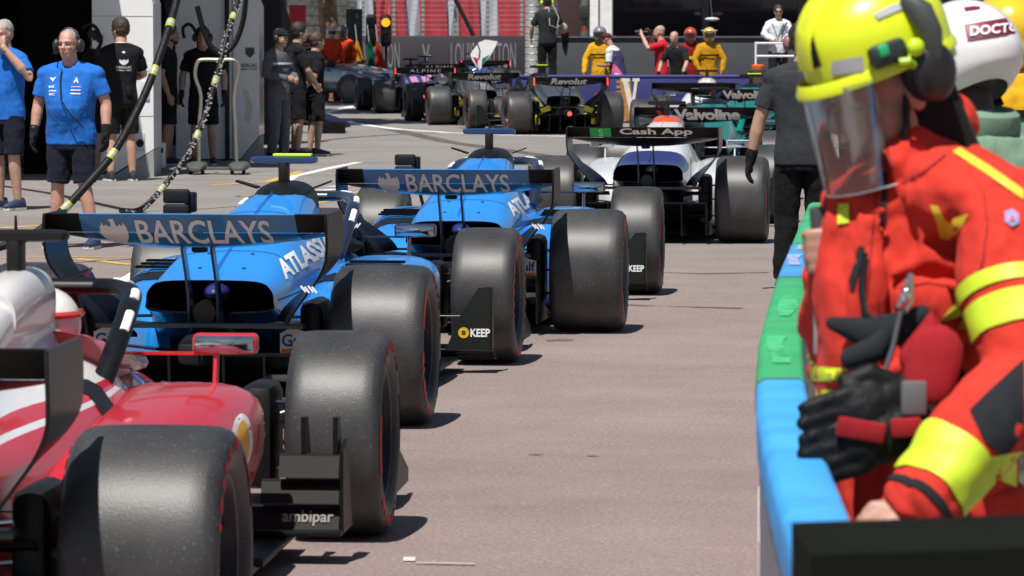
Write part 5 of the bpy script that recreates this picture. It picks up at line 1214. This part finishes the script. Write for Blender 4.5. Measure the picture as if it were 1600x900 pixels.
def white_shirt(t, P, T, arms, legs):
    MB().box(P(0, .092, .005), (.13, .02, .03), ch=.006).build('sunglasses', BLACK, t)
    MB().tube([T(.12, .10, 1.42), T(.02, .15, 1.15), T(-.10, .12, 1.42)], .010, 6).build('lanyard', plain('lanyard', (.03, .04, .12), .6), t)
    MB().tube([T(-.16, .12, 1.44), T(-.05, .15, 1.2)], .014, 6).build('strap', BLACK, t)
person('man in white shirt and sunglasses behind the white railing', F(1215, 80.5), R(180), 1.80, (.4, .24, .17), ((.62, .64, .68), 2), ((.02, .02, .025), 2), armR=((.28, .06, 1.2), (.10, .22, 1.10)), armL=((-.28, .06, 1.2), (-.10, .22, 1.10)), hair=(.03, .02, .015), z=.42, vox=.014, extras=white_shirt)
def sound_extras(t, P, T, arms, legs):
    headset(t, P, (.05, .05, .05), (.45, .62, .03), False)
    MB().tube([P(.10, -.05, -.03), T(.20, -.18, 1.35), T(.16, -.20, 1.15), T(.02, -.19, 1.2), P(.02, -.12, -.1)], .012, 6).build('cable', plain('cable', (.3, .3, .3), .5), t)
    o = MB().ell((.34, .22, 1.14), (.10, .16, .11), 16, 10).build('wind_muff', plain('muff', (.36, .30, .26), .95, bump=(60, .03)), t)
    MB().prism([(.30, .2, 1.06), (.46, .2, 1.06), (.44, .2, .72), (.40, .2, .58), (.34, .2, .74)], (0, .06, 0)).build('bag', BLACK, t)
person('sound man in black with yellow ear defenders holding a grey furry microphone', F(855, 80.2), R(8), 1.78, (.4, .24, .17), ((.022, .026, .028), .8), ((.01, .01, .011), 2), z=.62, armR=((.29, .06, 1.2), (.34, .24, 1.16)), armL=((-.30, .02, 1.16), (-.30, .1, .95)), hair=(.03, .02, .015), vox=.013, extras=sound_extras)
ORG = (.60, .06, .02)
for px, Y, hcol, lab in ((518, 97.5, (.6, .6, .6), 'marshal in orange overalls with a white and orange helmet behind the silver car'), (537, 98.6, (.10, .11, .13), 'marshal in orange overalls with a dark helmet behind the silver car')):
    person(lab, F(px, Y), R(180 + (20 if px < 530 else -20)), 1.80, (.3, .17, .12), (ORG, 2), (ORG, 2), vox=.016, extras=lambda t, P, *a, hcol=hcol: helmet(t, P, hcol, band=(.6, .2, .03) if hcol[0] > .3 else None))
# --- near right: rescue marshal, doctor, and a marshal in yellow farther along
def doc_extras(t, P, T, arms, legs):
    def ring(z, k, tilt, dy=0): return [P(.135 * k * math.cos(a), -.012 + dy + .160 * k * math.sin(a), z - tilt * math.sin(a)) for a in (2 * math.pi * q / 32 for q in range(32))]
    o = MB().loft([ring(*q) for q in catmull([(-.115, .80, .075, .01), (-.09, .92, .07, .008), (-.045, .99, .05, 0), (0, 1.015, .03, 0), (.05, .99, .01, 0), (.10, .85, 0, 0), (.14, .58, 0, 0), (.16, .28, 0, 0), (.166, .05, 0, 0)], 3)], (False, True)).build('helmet', paint((.72, .72, .72), .3), t, sharp=70)
    hm = MB().loft([ring(*q) for q in catmull([(-.115, .80, .075, .01), (-.09, .92, .07, .008), (-.045, .99, .05, 0), (0, 1.015, .03, 0), (.05, .99, .01, 0), (.10, .85, 0, 0), (.14, .58, 0, 0), (.166, .05, 0, 0)], 3)], (False, True)); hv = BVHTree.FromPolygons(hm.v, hm.f)
    MB().loft([[P(.140 * math.sin(a), -.012 + .166 * math.cos(a), z - .05 * math.cos(a)) for a in (R(-80 + 16 * q) for q in range(11))] for z in (-.05, .06)], (False, False), False).build('visor', plain('smoke_visor', (.25, .26, .28), .1, coat=.8), o, fix=False)
    M = t.matrix_basis
    px_patch([(1506, 38), (1572, 28), (1586, 48), (1586, 52), (1512, 62)], hv, M, plain('maroon_print', (.18, .01, .04), .5), o, 'label_panel', .006)
    def lp(u, v):
        Mi = M.inverted(); eye = Mi @ V((0, 0, CAMH)); d = (Mi.to_3x3() @ ray(1516 + 92 * u, 56 - 9 * u - 15 * v)).normalized(); h = hv.ray_cast(eye, d)[0]
        return h - d * .010 if h is not None else None
    letter('DOCTOR', lp, WHITE, o, bold=.03, ucuts=[q / 20 for q in range(1, 20)], cuts=[.33, .66])
    px_patch([(1506, 11), (1530, 8), (1532, 13), (1508, 16)], hv, M, plain('maroon_print', (.18, .01, .04), .5), o, 'label_tag', .006)
    MB().tube([T(.095 * math.sin(a), -.02 + .085 * math.cos(a), 1.49 + .012 * math.cos(a)) for a in (R(24 * q) for q in range(16))], .020, 8, 1.8).build('collar', cloth((.17, .27, .19), .6), t)
    bv, jk = bvh_of(t, 'jacket'); letter('DOCTOR', onto(bv, (-.17, -1, 1.30), (.34, 0, 0), (0, 0, .06), (0, 1, 0), .006), plain('pale_print', (.55, .6, .57), .6), jk, bold=.04)
    MB().tube([P(.1, -.05, -.10), P(0, .04, -.16), P(-.12, -.02, -.10), P(-.135, -.04, -.0)], .012, 6).build('chin_strap', BLACK, o)
person('medic in sage green jacket and white full helmet seen from behind', (1.215, 10.8), R(30), 1.80, (.06, .035, .025), ((.17, .27, .19), 2), ((.17, .27, .19), 2), vox=.009, hair=(.02, .015, .012), hair_len=.2, head=(8, 0), extras=doc_extras, wide=1.08)  # skin darkened, the shade under the helmet put into its colour
person('marshal in yellow jacket and yellow helmet at the right edge beyond the medic', (1.93, 15.8), R(40), 1.86, (.3, .17, .12), (YEL, 2), (YEL, 2), vox=.012, extras=lambda t, P, T, *a: (helmet(t, P, (.72, .46, .02)), MB().loft([[T(.235 * math.cos(a_), -.01 + .175 * math.sin(a_), zz) for a_ in (2 * math.pi * q / 20 for q in range(20))] for zz in (1.33, 1.38)], (False, False)).build('chest_band', BLACK, t, fix=False)))
# ------------------------------------------------------------------ drivers in the cars
def driver(label, car_pos, yaw, hel, suit, stripe=None):
    t = thing('person', label, 'person', (car_pos[0], car_pos[1], 0), -R(yaw))
    mb = MB(); mb.tube([(0, 2.42, .30), (0, 2.36, .45), (0, 2.33, .58)], [.17, .20, .10], 16, .7, V((0, 1, 0)), True); mb.tube([(0, 2.34, .56), (0, 2.36, .72)], .06, 12, 1, V((0, 1, 0)), True)
    for s in (1, -1): mb.tube([(s * .18, 2.36, .52), (s * .22, 2.55, .42), (s * .08, 2.85, .48)], [.065, .055, .045], 10, 1, V((0, 0, 1)), True)
    remesh(mb.build('body', cloth(suit), t), .015, 2)
    P = lambda x, y, z: V((x, 2.40 + y, .765 + z))
    o = helmet(t, P, hel, k=.95)
    if stripe: MB().tube([P(.12 * math.sin(R(a)), -.012 + .145 * math.cos(R(a)), .07) for a in range(0, 361, 20)], .012, 6).build('stripe', paint(stripe), o)
    return t
driver('driver in a white helmet sitting in the red and white car', (-1.705, 10.80), 4.7, (.68, .68, .64), (.5, .02, .02), (.5, .05, .05))
driver('driver in a white and red helmet in the striped white car', (2.75, 60.9), 7.0, (.68, .68, .68), (.6, .6, .6), (.5, .02, .03))

# ------------------------------------------------------------------ rescue marshal close to the camera
MX, MY = .76, 7.45
t = thing('person', 'rescue marshal in red jacket with lime bands, yellow-green helmet and clear visor', 'person', (MX, MY, 0))
def W(px, py, Y): return at(px, py, Y) - V((MX, MY, 0))
RED = cloth((.56, .040, .027), 1.0); LIME = plain('lime_band', (.56, .74, .03), .55, amt=.06); CHAR = cloth((.02, .022, .026), .6)
hrot = Matrix.Rotation(R(112), 3, 'Z') @ Matrix.Rotation(R(-18), 3, 'X')
hc = W(1366, 80, 7.42)
mb = MB()
hp_ = head_parts(mb, hc + hrot @ V((0, -.002, -.078)), 1.10, hrot)
mb.tube([W(1455, 270, 7.5), hc + hrot @ V((0, -.03, -.13))], [.075, .065], 14, 1, V((0, 1, 0)), True)
rings = []
TOR = [(1.56, .715, 7.47, .075, .08), (1.50, .74, 7.47, .16, .115), (1.42, .765, 7.46, .20, .145), (1.28, .745, 7.45, .190, .155), (1.11, .74, 7.45, .180, .15), (.93, .745, 7.46, .180, .145), (.80, .75, 7.47, .185, .145)]
def trings(g):
    return [[V((cx - MX + (rx + g) * math.cos(a), cy - MY + (ry + g) * math.sin(a), z)) for a in (2 * math.pi * q / 28 for q in range(28))] for z, cx, cy, rx, ry in catmull(TOR, 3)]
mb.loft(trings(-.035))
shL, elL, wrL = W(1560, 325, 7.26), W(1606, 590, 7.10), W(1428, 792, 6.95)
shR, elR, wrR = W(1350, 330, 7.62), W(1318, 585, 7.72), W(1296, 440, 7.53)
mb.tube([shL, elL, wrL], [.055, .045, .03], 12, 1, V((0, 1, 0)), True); mb.tube([shR, elR, wrR], [.055, .045, .03], 12, 1, V((0, 1, 0)), True)
hand(mb, wrL, W(1395, 822, 6.93) - wrL, (-.4, -.9, .2), (-.8, .2, .4), .6)
for q in range(4):
    yy = 366 + 18 * q; e_ = (0, 2, 3, 7)[q]
    mb.tube([W(1304, yy, 7.47), W(1284, yy - 2, 7.425), W(1262 + e_, yy, 7.43), W(1258 + e_, yy + 1, 7.465), W(1270, yy + 1, 7.50)], [.0115, .0112, .0108, .0098, .008], 10, 1, V((0, 0, 1)), True)
mb.ell(W(1304, 395, 7.485), (.022, .028, .046), 14, 10); mb.tube([W(1300, 425, 7.5), W(1298, 445, 7.52)], [.026, .030], 12, 1, V((0, 1, 0)), True)
mb.tube([W(1305, 400, 7.50), W(1298, 372, 7.51), W(1284, 352, 7.50)], [.014, .012, .009], 8, 1, V((0, 1, 0)), True)
for s in (1, -1): mb.tube([V((s * .1, .05, .85)), V((s * .11, .03, .5)), V((s * .12, .03, .09))], [.09, .06, .04], 12, 1, V((0, 1, 0)), True); 
for s in (1, -1): mb.tube([V((s * .12, .05, .05)), V((s * .12, -.12, .04))], .04, 10, .8, V((0, 0, 1)), True)
body = mb.build('body', skin((.40, .21, .15)), t); remesh(body, .007, 2)
mb = MB(); mb.tube([W(1468, 262, 7.5), hc + hrot @ V((0, -.055, -.13)), hc + hrot @ V((0, -.045, -.04))], [.085, .078, .082], 16, 1, V((0, 1, 0)), True); mb.ell(hc + hrot @ V((0, -.045, -.055)), (.096, .082, .10), 18, 12, hrot)
remesh(mb.build('fire_hood', cloth((.014, .012, .013), .4), t), .008, 2)
for s in (1, -1):
    e = MB().ell(hp_(s * .031, .074, .003), (.0135, .010, .0085), 10, 6).build('eye', plain('eye_white', (.6, .58, .55), .3), body)
    MB().ell(hp_(s * .031, .083, .003), (.006, .004, .006), 8, 6).build('iris', plain('iris', (.03, .02, .015), .2), e)
MB().ell(hp_(0, .095, -.062), (.022, .006, .004), 10, 6).build('mouth', plain('lips', (.30, .10, .09), .5), body)
# jacket
mb = MB(); mb.loft(trings(.0))
mb.tube([shL + V((-.08, .06, .02)), shL, shL.lerp(elL, .5), elL, elL.lerp(wrL, .5), wrL.lerp(elL, .04)], [.085, .092, .088, .082, .076, .064], 16, 1, V((0, 1, 0)), True)
mb.tube([shR + V((.06, -.02, .02)), shR, shR.lerp(elR, .5), elR, elR.lerp(wrR, .6), wrR], [.08, .088, .082, .076, .066, .055], 16, 1, V((0, 1, 0)), True)
# raised collar, open at the front
col = [W(1395, 275, 7.35), W(1415, 250, 7.37), W(1460, 200, 7.45), W(1500, 185, 7.52), W(1470, 200, 7.6), W(1400, 240, 7.58)]
mb.tube(catmull([tuple(p) for p in col], 3), .028, 10, 1.6, V((0, 0, 1)), True)
mb.tube([W(1352, 345, 7.30), W(1354, 420, 7.28), W(1345, 560, 7.28), W(1350, 700, 7.29)], [.024, .03, .03, .03], 10, .6, V((0, -1, 0)), True)
mb.tube([W(1440, 470, 7.27), W(1540, 500, 7.28)], [.05, .05], 10, .4, V((0, -1, 0)), True)
# creases: ridges pulled from the arm pit and across the chest
for pts, r in (([(1520, 420, 7.28), (1450, 400, 7.285), (1395, 430, 7.29)], .018), ([(1530, 470, 7.27), (1470, 520, 7.285), (1400, 520, 7.29)], .018), ([(1380, 330, 7.3), (1370, 420, 7.285), (1380, 520, 7.285)], .016), ([(1570, 380, 7.17), (1530, 420, 7.2), (1500, 460, 7.24)], .016),
               ([(1430, 560, 7.285), (1360, 600, 7.28), (1300, 590, 7.32)], .018), ([(1590, 620, 7.02), (1540, 660, 7.0), (1500, 650, 7.02)], .02), ([(1580, 680, 6.98), (1530, 700, 6.96), (1490, 690, 7.0)], .018), ([(1440, 270, 7.36), (1480, 300, 7.31), (1540, 300, 7.24)], .016), ([(1420, 300, 7.33), (1440, 350, 7.29), (1430, 420, 7.28)], .014)):
    mb.tube([W(*p) for p in pts], [r * .5, r, r * .5], 8, .7, V((0, -1, 0)), True)
CREASE = bpy.data.textures.new('crease', 'MARBLE'); CREASE.noise_scale = .13; CREASE.turbulence = 9; CREASE.marble_type = 'SHARP'
jk = mb.build('jacket', RED, t); remesh(jk, .0075, 9, .016)
d2 = jk.modifiers.new('creases', 'DISPLACE'); d2.texture = CREASE; d2.strength = .016; d2.texture_coords = 'LOCAL'
jb = BVHTree.FromObject(jk, bpy.context.evaluated_depsgraph_get())
def sleeve_band(a, b, r0, r1, mat, name='reflective_band'):
    # a band that hugs the sleeve: rays from the arm's axis outward onto the jacket
    ax = (b - a).normalized(); s = ax.cross(V((0, 1, 0))).normalized(); u = ax.cross(s); rows = []
    for q in range(7):
        p = a.lerp(b, q / 6); ring = []
        for k in range(33):
            d = s * math.cos(2 * math.pi * k / 32) + u * math.sin(2 * math.pi * k / 32); far = p + d * .16
            h = jb.ray_cast(far, -d)[0]; ring.append((h if h and (h - p).length < .15 else p + d * r0) + d * .004)
        rows.append(ring)
    return MB().sheet(rows).build(name, mat, jk, fix=False, sharp=None)
sleeve_band(shL.lerp(elL, .46), shL.lerp(elL, .55), .09, .09, LIME); sleeve_band(shL.lerp(elL, .60), shL.lerp(elL, .78), .09, .09, LIME)
sleeve_band(elL.lerp(wrL, .60), elL.lerp(wrL, .88), .08, .07, LIME); sleeve_band(elL.lerp(wrL, .955), elL.lerp(wrL, 1.0), .066, .066, CHAR, 'cuff')
sleeve_band(shR.lerp(elR, .88), shR.lerp(elR, .98), .08, .08, LIME)
JM = Matrix.Translation((MX, MY, 0))
def jpatch(poly, mat, name, off=.005): return px_patch(poly, jb, JM, mat, jk, name, off, 5)
YEL_P = plain('yellow_print', (.72, .5, .02), .6)
jpatch([(1453, 320), (1465, 322), (1477, 345), (1485, 350), (1491, 341), (1513, 334), (1505, 350), (1494, 364), (1484, 375), (1469, 373), (1464, 350)], YEL_P, 'emblem')
jpatch([(1570, 330), (1582, 326), (1592, 334), (1592, 348), (1582, 354), (1571, 346)], plain('badge_print', (.22, .25, .5), .6), 'badge')
jpatch([(1578, 336), (1585, 336), (1585, 344), (1578, 344)], plain('red_badge', (.6, .05, .08), .6), 'badge_centre', .009)
jpatch([(1488, 236), (1500, 230), (1545, 258), (1600, 296), (1600, 312), (1540, 270)], plain('yellow_piping', (.72, .55, .03), .6), 'shoulder_piping')
jpatch([(1310, 318), (1326, 318), (1326, 348), (1308, 350)], LIME, 'tab')
jpatch([(1378, 268), (1386, 268), (1384, 355), (1374, 355)], CHAR, 'zip_flap')
SEAM = plain('seam', (.20, .008, .008), .9)
for P_ in ([(1512, 262), (1536, 300), (1542, 350), (1534, 410), (1520, 440)], [(1398, 448), (1450, 440), (1520, 452)], [(1368, 300), (1362, 360), (1358, 420), (1352, 466)], [(1408, 285), (1440, 268), (1478, 240)], [(1372, 470), (1368, 560), (1362, 620)]):
    jpatch([(x, y) for x, y in P_] + [(x + 2.2, y + 2.2) for x, y in reversed(P_)], SEAM, 'seam', .003)
jpatch([(1341, 384), (1352, 386), (1334, 452), (1322, 452)], CHAR, 'strap')
MB().tube([hp_(-.07, -.005, .02), hp_(-.078, .02, -.05), hp_(-.05, .05, -.115), hp_(0, .065, -.125), hp_(.05, .05, -.115)], .007, 6, 1.6).build('chin_strap', BLACK, body)
jpatch([(1515, 640), (1545, 610), (1600, 560), (1600, 680), (1570, 715), (1540, 690)], CHAR, 'elbow_patch')
jpatch([(1545, 715), (1600, 705), (1600, 765), (1560, 750)], LIME, 'hip_band')
jpatch([(1266, 572), (1322, 576), (1322, 598), (1266, 594)], LIME, 'hip_band'); jpatch([(1266, 608), (1312, 610), (1306, 634), (1266, 634)], LIME, 'hip_band')
jpatch([(1268, 646), (1300, 640), (1296, 656), (1268, 656)], LIME, 'hip_band')
mb = MB()
for s in (1, -1): mb.tube([V((s * .1, .04, .86)), V((s * .115, .03, .5)), V((s * .12, .03, .10))], [.115, .10, .09], 14, 1, V((0, 1, 0)))
mb.loft([[V((.19 * math.cos(a), .02 + .15 * math.sin(a), z)) for a in (2 * math.pi * q / 20 for q in range(20))] for z in (.78, .92)])
remesh(mb.build('trousers', RED, t), .012, 2, .03)
for s in (1, -1): MB().box((s * .12, -.03, .05), (.10, .28, .095), ch=.03).build('boot', BLACK, t)
# helmet in the head's own frame
def H(x, y, z): return hc + hrot @ V((x, y, z))
HL = plain('helmet_lime', (.70, .80, .012), .35, amt=.03, coat=.5)
prof = [(-.018, 1.0), (.03, 1.0), (.06, .955), (.09, .84), (.115, .64), (.131, .38), (.138, .12)]
def hring(z, k, g=0): return [H((.120 * k + g) * math.cos(a), (.142 * k + g) * math.sin(a) - .005, z + (-.03 if math.sin(a) < -.3 and z < 0 else 0)) for a in (2 * math.pi * q / 36 for q in range(36))]
hl = MB().loft([hring(z, k) for z, k in catmull(prof, 3)], (False, True)).build('helmet', HL, t, sharp=70)
MB().loft([hring(z, k, -.008) for z, k in catmull(prof, 2)], (False, True)).build('helmet_lining', BLACK, hl, sharp=70)
MB().loft([[H(r * .120 / .14 * math.cos(a), (r + (.022 if math.sin(a) > .2 else 0) * math.sin(a)) * .142 / .14 * math.sin(a) - .005, z - .012 * max(0, math.sin(a))) for a in (2 * math.pi * q / 36 for q in range(36))] for r, z in ((.138, -.005), (.147, -.022), (.146, -.030), (.134, -.026))], (False, False)).build('helmet_brim', HL, hl, fix=True)
crest = [(.140, .02), (.132, .068), (.098, .112), (.045, .140), (0, .147), (-.053, .143), (-.107, .118), (-.140, .068)]
MB().loft([[H(-.03, y, z - .012), H(-.022, y, z + .005), H(.022, y, z + .005), H(.03, y, z - .012)] for y, z in catmull([(a, b) for a, b in crest], 3)], (True, True)).build('crest', HL, hl)
hm = MB().loft([hring(z, k) for z, k in catmull(prof, 3)], (False, True)); hb = BVHTree.FromPolygons(hm.v, hm.f)
def hpatch(poly, mat, name, off=.004): return px_patch(poly, hb, JM, mat, hl, name, off, 5)
GREYR = plain('grey_reflective', (.42, .43, .45), .4)
hpatch([(1300, 96), (1348, 88), (1350, 112), (1298, 118)], GREYR, 'reflective_patch'); hpatch([(1364, 22), (1395, 6), (1424, 0), (1420, 10), (1372, 30)], GREYR, 'reflective_patch')
hpatch([(1256, 60), (1270, 56), (1280, 92), (1284, 104), (1252, 112), (1246, 104)], BLACK, 'front_vent')
# ear defender on the near side and its arm
em = MB().ell(H(-.122, -.040, -.050), (.030, .046, .056), 18, 12, hrot).build('ear_defender', plain('ear_black', (.014, .014, .016), .4), hl)
MB().lathe([(-.02, .047), (-.005, .056), (.012, .05)], 20, 'x', (0, 0, 0)).build('cushion', BLACK, em).matrix_local = Matrix.Translation(H(-.106, -.040, -.050)) @ hrot.to_4x4()
MB().tube([H(-.138, -.042, -.03), H(-.142, -.050, .02), H(-.132, -.045, .06), H(-.118, -.035, .085)], [.016, .020, .024, .016], 10, .6, V((0, -1, 0)), True).build('ear_arm', plain('ear_grey', (.05, .055, .055), .45), em)
MB().box(H(-.122, .035, .008), (.03, .075, .042), hrot, ch=.012).build('lamp_mount', plain('mount', (.02, .03, .03), .45), hl)
MB().box(H(-.139, .050, .018), (.012, .02, .022), hrot, ch=.004).build('green_button', plain('green_plastic', (.02, .42, .16), .4), hl)
MB().ell(H(-.142, -.012, .004), (.013, .017, .017), 12, 8, hrot).build('yellow_knob', plain('knob', (.5, .72, .02), .4), hl)
MB().tube([H(-.138, .0, -.026), H(-.146, .012, -.014), H(-.14, .026, -.012)], .008, 8).build('cord', plain('knob', (.3, .5, .02), .4), hl)
# clear visor hanging from the brim
rows = []
for q in range(9):
    f = q / 8
    rows.append([H((.128 - .012 * f) * math.sin(a), .022 + (.128 + .012 * f) * math.cos(a), -.028 - .195 * f) for a in (R(-66 + 132 * k / 16) for k in range(17))])
mb = MB().sheet(rows); vis = mb.build('visor', glass('clear_visor', (.66, .67, .68), .10, .09, .5), hl, fix=False)
edge = [rows[-1][k] for k in range(17)]
MB().tube(edge, .0018, 6).build('visor_edge', plain('visor_rim', (.2, .21, .22), .3), vis)
MB().tube([r[10] for r in rows[1:]], .0012, 5).build('visor_edge', plain('visor_rim', (.45, .47, .48), .3), vis)
# radio held up in the right hand
r = thing('handheld_radio', 'black handheld radio held up in the bare hand of the red jacketed marshal', 'radio', at(1284, 400, 7.47))
MB().box((0, 0, .01), (.034, .04, .16), Matrix.Rotation(R(-4), 3, 'Y'), ch=.006).build('case', plain('radio_black', (.035, .038, .04), .5), r)
MB().tube([(.01, 0, .08), (.012, 0, .10)], .006, 8).build('knob', BLACK, r)
MB().box((-.002, 0, -.13), (.024, .03, .10), ch=.004).build('battery', plain('radio_grey', (.3, .31, .32), .5), r)
# harness, snap hook, gloves
g = thing('chest_harness', 'black harness with a steel snap hook hanging on the red jacket', 'harness', at(1400, 520, 7.22))
O = at(1400, 520, 7.22)
def G(px, py, Y=7.20): return at(px, py, Y) - O
MB().tube([G(1352, 395, 7.26), G(1345, 450, 7.25), G(1352, 490, 7.22), G(1385, 520, 7.2)], .007, 8, .5).build('strap', BLACK, g)
MB().tube([G(1300, 505, 7.25), G(1350, 520, 7.22), G(1400, 515, 7.2), G(1440, 490, 7.2)], [.012, .028, .03, .016], 10, .7, V((0, -1, 0)), True).build('pouch', CHAR, g)
MB().tube([G(1330, 560), G(1370, 545), G(1400, 500)], [.02, .026, .014], 10, .8, V((0, -1, 0)), True).build('pouch', CHAR, g)
MB().tube([G(1424, 428, 7.17), G(1424, 470, 7.17), G(1416, 486, 7.17), G(1404, 480, 7.17), G(1418, 440, 7.17), G(1424, 428, 7.17)], .005, 8).build('snap_hook', STEEL, g)
MB().ell(G(1416, 462, 7.165), (.010, .006, .014), 12, 8).build('hook_gate', plain('chrome', (.8, .8, .8), .12, 1.0), g)
MB().tube([G(1408, 486, 7.17), G(1396, 540, 7.17), G(1380, 590, 7.16)], .008, 8, .6).build('lanyard', plain('lanyard', (.09, .095, .10), .5), g)
gv = thing('work_gloves', 'pair of black work gloves with red and grey panels hanging at the marshal\'s waist', 'gloves', at(1400, 640, 7.12))
O2 = at(1400, 640, 7.12)
def G2(px, py, Y=7.1): return at(px, py, Y) - O2
BG = plain('glove_black', (.006, .0065, .0075), .55, spec=.2, bump=(50, .006))
for i, (w0, d_, th, cu, nm) in enumerate((((1425, 620, 7.14), (1330, 650, 7.10), (0, .1, 1), .12, 'glove'), ((1430, 665, 7.12), (1310, 705, 7.08), (-.2, 0, 1), .2, 'glove'))):
    mb = MB(); w0 = G2(*w0); dd = G2(*d_) - w0
    hand(mb, w0, dd, (0, -1, .1), th, cu, 1.25, .004); mb.tube([w0 - dd.normalized() * .07, w0 + dd.normalized() * .03], [.044, .046], 14, .6, V((0, -1, 0)), True)
    remesh(mb.build(nm, BG, gv), .006, 2, .008, FOLD2)
MB().box(G2(1428, 622, 7.082), (.045, .014, .06), ch=.005).build('grey_panel', plain('glove_grey', (.11, .112, .115), .6), gv)
RG = cloth((.28, .015, .02), .6)
MB().box(G2(1416, 668, 7.07), (.055, .016, .034), Matrix.Rotation(R(-4), 3, 'Y'), ch=.006).build('red_panel', RG, gv); MB().box(G2(1345, 672, 7.065), (.085, .016, .036), Matrix.Rotation(R(10), 3, 'Y'), ch=.006).build('red_panel', RG, gv)
MB().tube([G2(1430, 560, 7.15), G2(1455, 530, 7.16), G2(1475, 560, 7.16)], [.03, .05, .035], 12, .6, V((0, -1, 0)), True).build('cuff', RG, gv)
MB().tube([G2(1452, 600, 7.13), G2(1462, 550, 7.14)], [.048, .05], 14, .5, V((0, -1, 0)), True).build('cuff', RG, gv)
